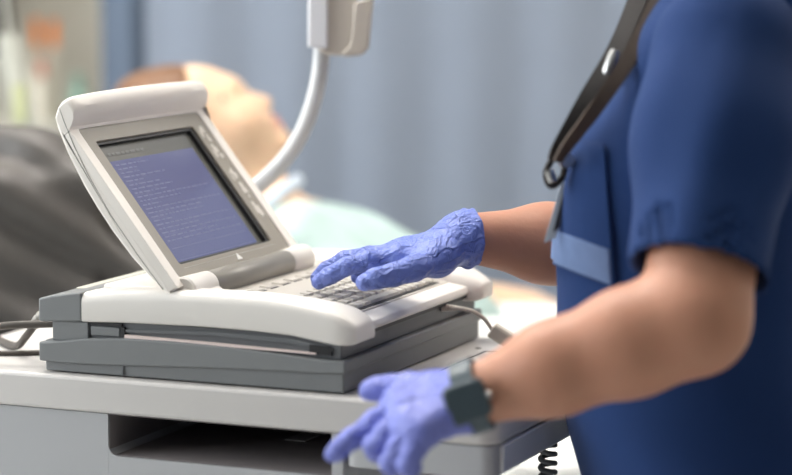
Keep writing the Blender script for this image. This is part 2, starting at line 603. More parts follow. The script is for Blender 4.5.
bm = bmesh.new(); box(bm, .3855, .3870, .150, .300, Z0, Z0 + .0006); box(bm, .387, .46, .2985, .300, Z0, Z0 + .0006)
obj('tray_seam', bm, 'seam', cart)
for sx_, sy_ in ((.395, .345), (.372, .315)):
    bm = bmesh.new(); lathe(bm, [(0, 0), (.0035, 0), (.0028, .0012), (0, .0016)], 14, (sx_, sy_, Z0)); obj('screw', bm, 'hinge', cart)
bm = bmesh.new(); box(bm, -.02, .14, .12, .26, .16, Z0 - .30); obj('column', bm, 'cartgrey', cart, .015)
bm = bmesh.new()
plate(bm, rrect(-.16, .40, -.01, .385, .06, 6), lambda p: (p[0], p[1], .10), lambda p: (p[0], p[1], .16)); obj('base', bm, 'cartgrey', cart, .012)
for cx_, cy_ in ((-.12, .04), (-.12, .34), (.35, .04), (.35, .34)):
    bm = bmesh.new(); box(bm, cx_ - .018, cx_ + .018, cy_ - .02, cy_ + .02, .07, .101)
    c_ = obj('caster', bm, 'greydark', cart, .004)
    bm = bmesh.new(); lathe(bm, [(0, -.012), (.036, -.012), (.04, -.008), (.04, .008), (.036, .012), (0, .012)], 24, (cx_, cy_, .04), (0, 1, 0))
    obj('wheel', bm, 'rubber', c_)

# folded paper lying in the slot
bm = bmesh.new(); box(bm, .222, .246, .13, .19, Z0 - .0806, Z0 - .0796)
tag(obj('paper_sheet', bm, 'sheet', None), 'small white paper sheet lying inside the dark cart slot', 'paper').matrix_world = cart.matrix_world

# ================================================================== ECG RECORDER
dev = empty('ecg_machine', mw=DM)
tag(dev, 'white and grey portable ECG machine with open lid screen, on the cart', 'medical device')
W, L = .381, .351


def side_prism(name, m, prof, y0, y1, bev=.002):
    bm = bmesh.new(); prism(bm, prof, y0, y1)
    return obj(name, bm, m, dev, bev)


xs = np.linspace(0, 1, 15)
# bottom tray, two bands: inset foot and bulging upper band
arch = lambda x: .0105 + .010 * math.sin(PI * .5 * min(1, max(0, (x - .02) / .33))) ** 1.5
up_ = [(-.003, .0115)] + [(.351 * t, arch(.351 * t)) for t in xs[1:-1]] + [(.351, .0215)]
top_ = [(.351, .0345), (.335, .0345), (.318, .0350), (.28, .0375), (.22, .0405), (.16, .042), (.10, .0418), (.05, .038), (.02, .0335), (-.003, .0315)]
side_prism('base_tray', 'grey', up_ + top_, 0, W, .0018)
bm = bmesh.new()
box(bm, .003, .3485, .003, W - .003, .0012, .034)
obj('base_foot', bm, 'grey', dev, .002)
bm = bmesh.new(); box(bm, .0955, .0975, .0015, .004, .002, .0175); obj('seam_line', bm, 'greydark', dev)
for x in (.03, .32):
    for y in (.03, .35):
        bm = bmesh.new(); lathe(bm, [(.009, 0), (.009, .002)], 16, (x, y, 0)); obj('rubber_foot', bm, 'rubber', dev)
# middle chassis
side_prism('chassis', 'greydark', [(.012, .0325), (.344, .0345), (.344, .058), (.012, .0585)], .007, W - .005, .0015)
# side catches, left of the paper slot
bm = bmesh.new(); box(bm, .012, .055, .0035, .012, .034, .0555); obj('side_block', bm, 'grey', dev, .001)
bm = bmesh.new(); box(bm, .0575, .092, .0045, .010, .0420, .0515); obj('latch', bm, 'grey', dev, .001)
bm = bmesh.new(); box(bm, .0565, .0945, .0040, .0075, .0530, .0565); obj('latch_recess', bm, 'black', dev)
bm = bmesh.new(); prism(bm, [(.0945, .0500), (.0965, .0505), (.20, .0548), (.29, .0535), (.335, .047), (.335, .043), (.29, .0480), (.2, .0505), (.098, .0475)], .0045, .012)
obj('side_strip', bm, 'greydark', dev)
bm = bmesh.new(); prism(bm, [(.0935, .0425), (.0985, .0425), (.0985, .0525), (.0935, .0525)], .0035, .008); obj('side_hole', bm, 'black', dev)
bm = bmesh.new(); prism(bm, [(.310, .0405), (.334, .0385), (.334, .0475), (.310, .0490)], .0040, .012); obj('side_hole', bm, 'black', dev)
bm = bmesh.new(); prism(bm, [(.099, .0418), (.318, .0392), (.318, .0408), (.2, .0436), (.099, .0452)], .0020, .16)
obj('chart_paper', bm, 'paper', dev)['label'] = 'pink edge of the chart paper stack in the side slot'
# rear grey cap
side_prism('rear_cap', 'grey', [(-.003, .053), (.0492, .0560), (.0492, .0868), (.036, .0855), (.012, .0815), (-.003, .0778)], 0.0005, .33, .0022)
bm = bmesh.new(); box(bm, .014, .032, .05, .29, .0810, .0838); obj('rear_sheen', bm, 'shelf', dev, .0008)  # thin sheen between cap and lid put in as a pale bar
# body under the deck
side_prism('deck_body', 'white', [(.0495, .058), (.351, .0565), (.3525, .0600), (.3495, .0655), (.326, .0692), (.17, .0815), (.0495, .0865)], .03, W - .02, .0015)
bm = bmesh.new(); prism(bm, [(.335, .0528), (.3495, .0528), (.3495, .0562), (.335, .0562)], .03, W - .03); obj('front_gap', bm, 'black', dev)


def rail(name, y_out, y_in, X0_, X1_, bulge):
    """raised rounded side rail, lofted along X"""
    bm = bmesh.new()
    rings = []
    st = list(np.linspace(X0_, X1_ - .028, 22)) + [X1_ - .028 + .028 * math.sin(a) for a in np.linspace(.12, PI / 2, 10)]
    for x in st:
        u = (x - X0_) / (X1_ - X0_)
        zt = np.interp(x, (.0495, .09, .13, .17, .21, .25, .274, .31, .33, .344, .362), (.0866, .0905, .0932, .0945, .0950, .0945, .0930, .0890, .0850, .0815, .075))
        zb = np.interp(x, (.0495, .10, .19, .25, .29, .33, .36), (.0558, .0580, .0596, .0588, .0572, .0515, .0470))
        e = max(0, (x - (X1_ - .028)) / .028)
        k = math.sqrt(max(0, 1 - e * e))            # rounds the nose
        zm = zb + .010
        zt_ = zm + (zt - zm) * (.50 + .50 * k); zb_ = zb + .006 * (1 - k)
        inn = y_in + (bulge * (max(0, u - .55) / .45) ** 1.5) * (1 if y_in > y_out else -1)
        yo = y_out + (inn - y_out) * .16 * (1 - k); yi = inn - (inn - y_out) * .22 * (1 - k)
        hgt = zt_ - zb_; r = min(.011, hgt * .40)
        ring = []
        sgn = 1 if yi > yo else -1
        for t in np.linspace(0, PI / 2, 7):     # outer top corner
            ring.append((x, yo + sgn * (r - r * math.cos(t)), zt_ - r + r * math.sin(t)))
        for t in np.linspace(0, PI / 2, 7):     # inner top corner, softer
            q = min(.018, hgt * .55)
            ring.append((x, yi - sgn * (q - q * math.sin(t)), zt_ - q + q * math.cos(t)))
        ring.append((x, yi, zb_ + .002)); ring.append((x, yi - sgn * .002, zb_)); ring.append((x, yo + sgn * .002, zb_)); ring.append((x, yo, zb_ + .002))
        rings.append(ring)
    loft(bm, rings)
    return obj(name, bm, 'white', dev, ang=50)


rail('side_rail', 0.0, .050, .0495, .3600, .018)
rail('side_rail', W + .002, W - .042, .0495, .366, .004)
bm = bmesh.new(); box(bm, .0497, .155, .045, W - .04, .080, .0905); obj('rear_deck', bm, 'white', dev, .003)
# sloped deck helper
slope = math.atan2(.0815 - .0692, .326 - .17)
dz = lambda x: .0815 - (x - .17) * math.tan(slope)


def deck_box(bm, x0, x1, y0, y1, h0, h1, ins=0.0):
    vs = []
    for x in (x0, x1):
        for y in (y0, y1):
            for h in (h0, h1):
                i = ins if h == h1 else 0
                xx = x + (i if x == x0 else -i); yy = y + (i if y == y0 else -i)
                vs.append(bm.verts.new((xx, yy, dz(x) + h)))
    for f in ((0, 1, 3, 2), (4, 6, 7, 5), (0, 4, 5, 1), (2, 3, 7, 6), (0, 2, 6, 4), (1, 5, 7, 3)):
        bm.faces.new([vs[i] for i in f])


bm = bmesh.new(); deck_box(bm, .168, .327, .050, .338, -.003, .0012); obj('deck_panel', bm, 'deck', dev, .0008)
bm = bmesh.new(); deck_box(bm, .2395, .3235, .072, .318, .0008, .0020); obj('keyboard_well', bm, 'well', dev)
kp = .0164
kb = None
for r_ in range(5):
    x = .2405 + r_ * kp
    y = .0735 + (.003, .0, .004, .007, 0)[r_]
    while y < .305:
        wk = kp - .0022
        if r_ == 4 and .13 < y < .22: wk = 5 * kp - .0022
        if r_ in (1, 3) and y > .285: wk = min(1.6 * kp, .3165 - y)
        bm = bmesh.new(); deck_box(bm, x, x + kp - .0034, y, y + wk - .0010, .0018, .0052, .0013)
        obj('key', bm, 'key', dev, .0005, 2)
        y += wk + .0022
for i in range(8):
    y = .082 + i * .0295
    bm = bmesh.new(); deck_box(bm, .186, .199, y, y + .021, .001, .0032, .0012); k_ = obj('function_key', bm, 'deck', dev, .0006, 2)
    bm = bmesh.new(); deck_box(bm, .1995, .2012, y + .001, y + .0205, .0010, .0015); obj('shadow_gap', bm, 'well', k_)
bm = bmesh.new()
for i in range(6):
    deck_box(bm, .1655, .1685, .095 + i * .03, .113 + i * .03, .0012, .0035)
obj('speaker_slots', bm, 'black', dev)

# ---- lid with screen
TL = math.radians(38.2)
HX, HZ = .1582, .1014
LM = Matrix(((-math.sin(TL), 0, math.cos(TL), HX), (0, 1, 0, 0), (math.cos(TL), 0, math.sin(TL), HZ), (0, 0, 0, 1)))  # cols: s, Y, t
lt = lambda s, y, t: tuple((LM @ Vector((s, y, t)))[:])
lid = empty('lid'); lid.parent = dev
T0 = lambda t: (lambda p: lt(p[0], p[1], t))
LY0, LY1, LS1 = .0035, .307, .206
# one shell: rounded back that sweeps forward into the visor lip along the top
prof = [(-.006, -.010), (-.003, -.0145), (.015, -.0190), (.05, -.0245), (.086, -.0263), (.115, -.0256), (.142, -.0237), (.18, -.0180), (.209, -.0112), (.2205, -.0058),
        (.2262, .0035), (.2280, .0130), (.2272, .0200), (.2245, .0232), (.2190, .0238), (.2125, .0222), (.2080, .0180), (.2048, .0120), (.2022, .0060), (.1998, .0014), (.1970, .0), (.1970, -.010)]
pc = (.11, -.010)
bm = bmesh.new(); rings = []
E_ = .0045
ys = [LY0 + E_ * (1 - math.cos(a)) for a in np.linspace(0, PI / 2, 6)]
ys = ys + list(np.linspace(LY0 + .012, LY1 - .012, 17)) + [LY0 + LY1 - y for y in ys[::-1]]
for y in ys:
    e = min(y - LY0, LY1 - y)
    k = 0 if e >= E_ else (1 - math.sqrt(max(0, 1 - (1 - e / E_) ** 2)))     # edge rounding, metres of inset
    u = (y - LY0) / (LY1 - LY0)
    ar = -.0022 + .0030 * (1 - (2 * u - 1) ** 2)
    tip = 1 - .20 * max(0, 1 - e / .022) ** 2
    ring = []
    for s_, t_ in prof:
        w_ = max(0, min(1, (s_ - .190) / .03)); w_ = w_ * w_ * (3 - 2 * w_)
        if t_ > 0: t_ *= tip
        d_ = math.hypot(s_ - pc[0], t_ - pc[1]) + 1e-6
        q = k * .0035
        ring.append(lt(s_ + ar * w_ - (q if s_ > .2 else 0), y, t_ + (q if t_ < -.0105 else (-q if t_ > .004 else 0))))
    rings.append(ring)
loft(bm, rings)
o = obj('back_shell', bm, 'lidwhite', lid, ang=30)
for p in o.data.polygons:
    if len(p.vertices) > 4: p.use_smooth = False
# front border
bm = bmesh.new()
o_out = rrect(-.004, .1985, LY0 + .0002, LY1 - .0002, .004, 6)
o_bez = rrect(.0045, .1975, .0205, .2895, .006, 6)
ring_prism(bm, o_out, o_bez, T0(-.0105), T0(.0))
obj('front_border', bm, 'lidwhite', lid, .0007, 2)
# thin parting line along the side
bm = bmesh.new(); loft(bm, [[lt(s, LY0 - .0003, t - .0003), lt(s, LY0 - .0003, t + .0003), lt(s, LY0 + .002, t + .0003), lt(s, LY0 + .002, t - .0003)] for s, t in ((.004, -.0150), (.05, -.0165), (.1, -.0160), (.15, -.0110), (.18, -.0060), (.197, -.0020), (.209, .0010), (.2222, .0050))])
obj('parting_line', bm, 'hinge', lid)
# taupe bezel with screen opening
bm = bmesh.new()
o_open = rrect(.0205, .1795, .0410, .2590, .003, 6)
ring_prism(bm, rrect(.0046, .1974, .0206, .2894, .006, 6), o_open, T0(-.012), T0(-.0012))
obj('bezel', bm, 'taupe', lid, .0010, 2)
# lower chamfer lip of the opening
bm = bmesh.new()
loft(bm, [[lt(.0150, y, -.0010), lt(.0150, y, -.0020), lt(.0225, y, -.0075), lt(.0225, y, -.0055)] for y in (.043, .258)])
obj('opening_lip', bm, 'key', lid)
bm = bmesh.new(); plate(bm, rrect(.017, .183, .037, .263, .003, 3), T0(-.0115), T0(-.0085)); obj('screen_surround', bm, 'scrframe', lid)
bm = bmesh.new()
ring_prism(bm, rrect(.0200, .1800, .0405, .2595, .003, 6), rrect(.0225, .1765, .0430, .2535, .003, 6), T0(-.0085), T0(-.0040))
obj('opening_rim', bm, 'black', lid)
sc = empty('screen'); 
bm = bmesh.new(); plate(bm, rrect(.0255, .1565, .0530, .2400, .001, 2), T0(-.0084), T0(-.0080))
scro = obj('screen', bm, scr, lid)
bpy.data.objects.remove(sc)
# unreadable rows of text on the display
bm = bmesh.new()
rr = random.Random(4)
def tbar(s, y0, y1, h=.0016):
    vs = [bm.verts.new(lt(s + a, y, -.00785)) for a, y in ((0, y0), (0, y1), (h, y1), (h, y0))]
    bm.faces.new(vs)
for i in range(20):
    s = .1500 - i * .0052
    y = .060
    end = .060 + rr.choice([.04, .07, .09, .12, .16, .17])
    while y < end:
        w_ = rr.uniform(.004, .016); tbar(s, y, min(end, y + w_)); y += w_ + .003
for i in range(6):
    s = .046 - i * .003
    if i in (0, 5): tbar(s - .004, .06, .23, .0007)
obj('display_text', bm, scrt, scro, smooth=False)
bm = bmesh.new()
y = .060
while y < .135:
    w_ = rr.uniform(.004, .012); tbar(.1632, y, y + w_, .0034); y += w_ + .003
obj('heading_text', bm, scrt2, scro, smooth=False)
# printed marks
bm = bmesh.new(); plate(bm, [(.0165, .1655), (.0085, .1600), (.0085, .1720)], T0(-.0014), T0(-.0008)); obj('triangle_mark', bm, 'mark', lid, smooth=False)
for i, (s, y) in enumerate(((.166, .2640), (.140, .2650), (.112, .2660), (.085, .2665), (.060, .267))):
    bm = bmesh.new()
    for q in range(5):
        a, c = rr.uniform(-.010, .006), rr.uniform(0, .010)
        plate(bm, rrect(s + a, s + a + rr.uniform(.004, .010), y + c, y + c + rr.uniform(.003, .009), .0012, 2), T0(-.0014), T0(-.0009 + .0001 * q))
    obj('printed_symbol', bm, 'smudge', lid, smooth=False)
# hinge barrel, knuckles
hb = (-.0085, -.005)
def hcyl(name, m, y0, y1, r, r2=None):
    bm = bmesh.new(); r2 = r2 or r
    c = Vector(lt(hb[0], 0, hb[1])); c.y = 0
    lathe(bm, [(0, y0), (r - .002, y0), (r, y0 + .002), (r2, y1 - .002), (r2 - .002, y1), (0, y1)], 36, c, (0, 1, 0))
    return obj(name, bm, m, dev, ang=45)
hcyl('hinge_barrel', 'hinge', .074, .262, .0145)
hcyl('hinge_knuckle', 'white', .018, .0735, .0155, .0150)
hcyl('hinge_knuckle', 'white', .2625, .312, .0150, .0155)
bm = bmesh.new(); prism(bm, [(.140, .078), (.185, .078), (.183, .0865), (.172, .094), (.150, .098)], .016, .0725); obj('hinge_mount', bm, 'white', dev, .003)
bm = bmesh.new(); prism(bm, [(.130, .075), (.178, .075), (.172, .082), (.160, .090), (.140, .096)], .2635, .315); obj('hinge_mount', bm, 'white', dev, .003)

# ================================================================== CABLES ON THE CART
def cable(name, pts, r, m, label, cat='cable', parent=None, n=10):
    bm = bmesh.new(); tube(bm, spline(pts, n), r, 12)
    o = obj(name, bm, m, parent)
    if label: tag(o, label, cat)
    return o


usb = empty('signal_cable', mw=DM); tag(usb, 'beige cable with a ferrite block plugged into the front of the ECG machine', 'cable')
cpts = [(.350, .2765, .0500), (.362, .278, .0500), (.376, .282, .0475), (.388, .288, .0395), (.395, .292, .0290)]
cable('cord', cpts + [(.398, .2935, .0240)], .0023, 'cable', None, parent=usb)
bm = bmesh.new()
pl = spline([(.3445, .2755, .0505), (.352, .2765, .0502), (.362, .278, .0500)], 10)
tube(bm, pl, lambda t: (.0046 - .0018 * t) * (1 + .12 * math.sin(t * 38)), 16)
obj('strain_relief', bm, 'cable', usb)
fa, fb = Vector((.396, .2925, .0270)), Vector((.424, .3000, .0085))
ax_ = (fb - fa).normalized(); Rf = ax_.to_track_quat('Z', 'Y').to_matrix()
bm = bmesh.new()
Lf = (fb - fa).length
plate(bm, rrect(-.0095, .0095, -.0085, .0085, .0045, 5), lambda p: fa + Rf @ Vector((p[0], p[1], 0)), lambda p: fa + Rf @ Vector((p[0], p[1], Lf)))
fo = obj('ferrite_block', bm, 'cable', usb, .002)
for q, sd_ in ((.32, -1), (.68, -1)):
    bm = bmesh.new(); c = fa + ax_ * Lf * q + Rf @ Vector((0, .0085 * sd_, 0))
    lathe(bm, [(0, 0), (.0012, 0), (.0012, .0006), (0, .0006)], 10, c, Rf @ Vector((0, sd_, 0))); obj('pin_hole', bm, 'black', fo)
cable('cord', [(.423, .300, .0095), (.435, .306, .0045), (.452, .322, .0028), (.470, .350, .0028), (.480, .385, .0026)], .0023, 'cable', None, parent=usb)

# cables behind the recorder, at the left
rc = empty('rear_cable', mw=DM); tag(rc, 'grey ribbed cable plug at the rear left corner of the ECG machine', 'cable')
bm = bmesh.new()
tube(bm, spline([(.004, .035, .058), (-.008, .036, .058), (-.024, .040, .050), (-.038, .05, .040)], 10), lambda t: .0095 * (1 - .45 * t) * (1 + .13 * math.sin(t * 42)), 16)
obj('plug', bm, 'hinge', rc)
cable('cord', [(-.034, .047, .043), (-.055, .06, .025), (-.085, .09, .008), (-.12, .12, .0045), (-.150, .15, .0045)], .0042, 'cabledark', None, parent=rc)
bm = bmesh.new(); tube(bm, spline([(.010, .030, .0475), (-.02, .026, .0455), (-.07, .02, .0400), (-.13, .025, .022), (-.168, .05, .0048)], 8) , .0042, 10)
o = obj('power_cord', bm, 'cabledark'); o.matrix_world = DM; tag(o, 'dark straight cord running left from under the rear cap of the ECG machine', 'cable')
bm = bmesh.new(); tube(bm, spline([(-.03, .10, .003), (-.08, .07, .003), (-.12, .060, .003), (-.14, .08, .003), (-.155, .12, .003)], 8), .003, 10)
o = obj('thin_cord', bm, 'cabledark'); o.matrix_world = DM; tag(o, 'thin brown cord lying on the cart top at far left', 'cable')

# coiled cord hanging under the cart front
bm = bmesh.new()
c0 = P(548, 436, 2.66); pts = []
for i in range(24 * 13):
    a = i / 24 * 2 * PI
    pts.append((c0.x + .0078 * math.cos(a), c0.y + .0078 * math.sin(a), c0.z - .0098 * i / 24))
tube(bm, pts, .0030, 8)
tag(setpivot(obj('coiled_cord', bm, 'greydark'), c0), 'dark grey coiled cord hanging below the front of the cart', 'cord')

# ================================================================== MODULE ON ARM
arm = empty('module_arm', P(215, 235, 2.99)); tag(arm, 'white curved tube arm holding a beige module above the lid', 'equipment arm')
def wl(e):   # reparent world-built children to an empty that only has a translation
    for c in list(e.children):
        c.data.transform(Matrix.Translation(-e.location))
bm = bmesh.new()
tp = [P(322, 44, 2.99), P(320, 70, 2.99), P(314, 100, 2.99), P(302, 132, 2.99), P(284, 160, 2.99), P(262, 182, 2.99), P(238, 202, 2.99), P(222, 222, 2.99), P(214, 250, 2.99), P(213, 285, 2.985), P(213, 330, 2.98)]
tube(bm, spline(tp, 8), .0098, 20); obj('arm_tube', bm, 'tube', arm)
zb = P(213, 330, 2.98)
bm = bmesh.new(); tube(bm, [zb, (zb.x, zb.y, .70)], .012, 16)
box(bm, zb.x - .03, zb.x + .03, zb.y - .10, zb.y + .02, .78, .84); obj('bracket', bm, 'tube', arm)
# module : white face + beige body
def pxbox(name, m, pts, d0, d1, bev):
    bm = bmesh.new(); loft(bm, [[P(x, y, d0) for x, y in pts], [P(x, y, d1) for x, y in pts]]); return obj(name, bm, m, arm, bev)
pxbox('module_face', 'modw', [(308, -90), (328, -90), (328, 49), (308, 47)], 2.955, 3.02, .003)
pxbox('module_body', 'modb', [(326, -90), (360, -90), (356, 20), (350, 50), (344, 56), (326, 55), (318, 50)], 2.962, 3.015, .004)
pxbox('module_cradle', 'modb', [(354, 2), (374, -4), (369, 48), (362, 55), (346, 57), (340, 55), (349, 46), (352, 28)], 2.955, 3.022, .003)
wl(arm)

# ================================================================== NURSE
Ls, Le, Lw = P(727, 54, 2.37), P(695, 320, 2.235), P(468, 398, 2.27)
Rs, Re, Rw = P(712, 45, 2.69), P(664, 252, 2.74), P(470, 238, 2.645)
Nb, Ch, Be, Pe = P(722, -30, 2.52), P(693, 150, 2.52), P(696, 330, 2.515), P(714, 480, 2.515)
Hd = P(672, -205, 2.52)
# hands: joint chains in world space -------------------------------------------------
RH = dict(    # far hand typing
    index=[P(402, 259, 2.612), P(370, 261, 2.602), P(347, 266, 2.600), P(329, 276, 2.602), P(319, 282, 2.604)],
    middle=[P(402, 253, 2.632), P(370, 256, 2.640), P(345, 260, 2.645), P(327, 270, 2.648), P(318, 278, 2.650)],
    ring=[P(406, 252, 2.652), P(378, 257, 2.664), P(356, 263, 2.672), P(341, 270, 2.676), P(333, 277, 2.678)],
    pinky=[P(412, 256, 2.670), P(392, 261, 2.684), P(376, 266, 2.692), P(364, 272, 2.696), P(357, 277, 2.698)],
    thumb=[P(438, 258, 2.605), P(415, 268, 2.575), P(393, 275, 2.560), P(375, 279, 2.552), P(365, 282.5, 2.550)],
)
LH = dict(    # near hand at the cart edge
    index=[P(402, 402, 2.286), P(374, 422, 2.285), P(352, 439, 2.283), P(339, 450, 2.283), P(333, 455, 2.284)],
    middle=[P(407, 412, 2.262), P(386, 434, 2.260), P(374, 446, 2.268), P(376, 452, 2.282), P(381, 452, 2.292)],
    ring=[P(412, 424, 2.246), P(397, 450, 2.242), P(390, 462, 2.250), P(393, 466, 2.264), P(399, 465, 2.278)],
    pinky=[P(422, 432, 2.234), P(413, 454, 2.230), P(408, 466, 2.234), P(410, 469, 2.246), P(415, 468, 2.258)],
    thumb=[P(436, 392, 2.300), P(410, 387, 2.312), P(392, 388, 2.318), P(378, 389, 2.322), P(369, 391, 2.324)],
)
FR = dict(index=(.0100, .0098, .0090, .0082, .0072), middle=(.0104, .0100, .0092, .0083, .0074), ring=(.0100, .0096, .0088, .0080, .0070),
          pinky=(.0092, .0085, .0078, .0070, .0062), thumb=(.0150, .0128, .0112, .0102, .0088))


def hand(fld, H, wrist, g, wr, palm_r=.0125):
    """palm and five fingers; g is the thickness added by a glove"""
    for nme, ch in H.items():
        rs = [r + g for r in FR[nme]]
        fld.chain([V3(p) for p in ch], rs, .0055 if H is LH else .0035)
    kn = {k: V3(v[0]) for k, v in H.items()}
    w = V3(wrist)
    side = kn['pinky'] - kn['index']
    sp = side / np.linalg.norm(side)
    for k, off in (('index', -.014), ('middle', -.005), ('ring', .005), ('pinky', .014)):
        a = w + sp * off
        fld.cone(a, kn[k], wr * .80 + g, palm_r + .001 + g, .012)
    # web and thenar
    fld.cone(kn['thumb'], w + sp * -.012, .0165 + g, .017 + g, .012)
    fld.cone(kn['thumb'], kn['index'], .0130 + g, .0118 + g, .014)
    mid = (kn['pinky'] + w) / 2
    fld.cone(mid, w + sp * .014, .0135 + g, .016 + g, .012)
    for a, b_ in (('index', 'middle'), ('middle', 'ring'), ('ring', 'pinky')):
        fld.cone(kn[a], kn[b_], .0105 + g, .0105 + g, .008)


def arm_chain(fld, S_, E_, W_, g, k=.02):
    S_, E_, W_ = V3(S_), V3(E_), V3(W_)
    m1 = S_ + (E_ - S_) * .55
    fld.chain([S_, m1, E_], [.060 + g, .0545 + g, .0500 + g], k)
    f1 = E_ + (W_ - E_) * .28; f2 = E_ + (W_ - E_) * .62
    fld.chain([E_, f1, f2, W_], [.0470 + g, .0490 + g, .0425 + g, .0285 + g], k)


body = Field((-.12, 2.14, .0), (.62, 2.90, 1.72), .0062)
# legs
for y_, s_ in ((2.43, -1), (2.62, 1)):
    hipp = np.array([Pe.x + .01, y_, .86]); kne = np.array([Pe.x + .0, y_ - .01 * s_, .47]); ank = np.array([Pe.x + .04, y_ - .01 * s_, .09])
    body.chain([hipp, kne], [.088, .058], .03); body.chain([kne, ank], [.056, .036], .02)
    body.cone(ank + (0, 0, -.05), ank + (-.15, 0, -.058), .034, .028, .02)
body.ell(V3(Pe), (.118, .165, .13), .04)
body.ell(V3(Be), (.112, .150, .19), .05)
body.ell(V3(P(706, 195, 2.52)), (.108, .155, .155), .05)
body.ell(V3(P(628, 198, 2.47)), (.055, .062, .07), .04); body.ell(V3(P(630, 198, 2.59)), (.055, .062, .07), .04)
body.cone(V3(Ls) + (0, .02, .0), V3(Nb), .055, .055, .05); body.cone(V3(Rs) + (0, -.02, 0), V3(Nb), .055, .055, .05)
arm_chain(body, Ls, Le, Lw, -.002); arm_chain(body, Rs, Re, Rw, -.002)
body.cone(V3(Nb) + (0.0, 0, -.02), V3(Hd) + (.015, 0, -.06), .055, .052, .03)
# head, facing -x
h = V3(Hd)
body.ell(h + (.01, 0, .025), (.096, .074, .092), .02); body.ell(h + (-.02, 0, -.045), (.066, .056, .075), .03)
body.cone(h + (-.086, 0, .012), h + (-.104, 0, -.022), .008, .013, .01)
body.ell(h + (-.075, 0, -.062), (.016, .026, .009), .008); body.ell(h + (-.07, 0, -.095), (.020, .022, .018), .02)
for s_ in (-1, 1):
    body.ell(h + (.012, s_ * .072, -.01), (.018, .010, .030), .008)
    body.ell(h + (-.092, s_ * .030, .012), (.012, .015, .010), .01, mode='s')
hand(body, RH, Rw, -.0035, .022); hand(body, LH, Lw, -.0035, .022)
nurse = fobj('person', body, 'skin')
tag(nurse, 'nurse in navy blue scrubs leaning over the cart with both hands gloved', 'person')
for s_ in (-1, 1):
    bm = bmesh.new(); bmesh.ops.create_uvsphere(bm, u_segments=16, v_segments=12, radius=.009, matrix=Matrix.Translation(Vector(h) + Vector((-.077, s_ * .030, .012))))
    obj('eye', bm, 'eye', nurse)
# hair tied back
hr = Field((Hd.x - .16, Hd.y - .14, Hd.z - .24), (Hd.x + .24, Hd.y + .14, Hd.z + .16), .006)
hr.ell(h + (.022, 0, .040), (.102, .083, .092), .02); hr.ell(h + (.05, 0, .0), (.07, .07, .085), .03)
hr.ell(h + (-.105, 0, -.035), (.075, .10, .085), .02, mode='s')
hr.ell(h + (.125, 0, .03), (.04, .04, .04), .02)
hr.displace(lambda p: .002 * noise3(p, 90, 3))
fobj('hair', hr, 'hairdark', nurse)

# scrub top -----------------------------------------------------------------------------
top = Field((.02, 2.18, .66), (.60, 2.90, 1.46), .0058)
top.ell(V3(Pe) + (.014, 0, -.03), (.138, .192, .17), .04)
top.ell(V3(Be) + (-.004, 0, 0), (.1365, .172, .20), .06)
top.ell(V3(P(704, 195, 2.52)), (.126, .172, .17), .05)
top.ell(V3(P(630, 212, 2.455)), (.064, .078, .088), .05); top.ell(V3(P(632, 212, 2.60)), (.064, .078, .088), .05)
top.cone(V3(Ls) + (-.01, .03, 0), V3(Nb) + (-.0, 0, -.015), .070, .066, .05); top.cone(V3(Rs) + (0, -.02, 0), V3(Nb) + (0, 0, -.015), .070, .066, .05)
top.cone(V3(Ls) + (.06, .07, .03), V3(Nb) + (.03, 0, .0), .075, .072, .04)
# sleeves
top2 = Field((.12, 2.10, .95), (.56, 2.55, 1.42), .005)
for fl, S_, E_, fr in ((top2, Ls, Le, .83), (None, Rs, Re, .70)):
    S_, E_ = V3(S_), V3(E_)
    hem = S_ + (E_ - S_) * fr
    tgt = top if fl is None else fl
    tgt.chain([S_ + (0, 0, .0), S_ + (E_ - S_) * .35, hem + (E_ - S_) * .25], [.074, .070, .0635], .04)
    if fl is None:
        continue
    n_ = (E_ - S_) / np.linalg.norm(E_ - S_)
S_, E_ = V3(Ls), V3(Le); an = (E_ - S_) / np.linalg.norm(E_ - S_)


def sleeve_folds(p):
    q = (p - S_)
    t = q @ an
    r_ = q - t[:, None] * an
    ang = np.arctan2(r_[:, 1], r_[:, 0])
    w = .0022 * np.sin(ang * 5 + 9 * t + 1.2 * noise3(p, 16, 4)) * np.clip(t / .12, 0, 1)
    return w + .0015 * noise3(p, 38, 8)


top2.displace(sleeve_folds)
hem = S_ + (E_ - S_) * .835
top2.cut(hem, an * .8 + np.array([-.1, 0, -.25]))
top2.cone(hem - an * .03, hem + an * .08, .0585, .0585, .004, mode='s')
# merge sleeve field into the torso by drawing it as its own part later
def top_folds(p):
    w = .0035 * np.sin(p @ np.array([30., 18., 34.]) + 2.0 * noise3(p, 14, 5)) * np.clip((1.12 - p[:, 2]) / .2, 0, 1)
    w2 = .0030 * np.sin(p @ np.array([46., 10., -40.]) + 1.5 * noise3(p, 12, 6)) * np.clip((p[:, 2] - 1.10) / .1, 0, 1)
    return w + w2 + .0018 * noise3(p, 40, 9)


top.displace(top_folds)
hemR = V3(Rs) + (V3(Re) - V3(Rs)) * .70
# open neck
top.cone(V3(Nb) + (-.03, 0, .05), V3(Nb) + (-.075, 0, -.06), .066, .020, .01, mode='s')
top.cut((0, 0, V3(Pe)[2] - .13), (0, 0, -1))
topo = fobj('scrub_top', top, 'scrub', nurse, 1)
slv = fobj('sleeve', top2, 'scrub', topo, 1)
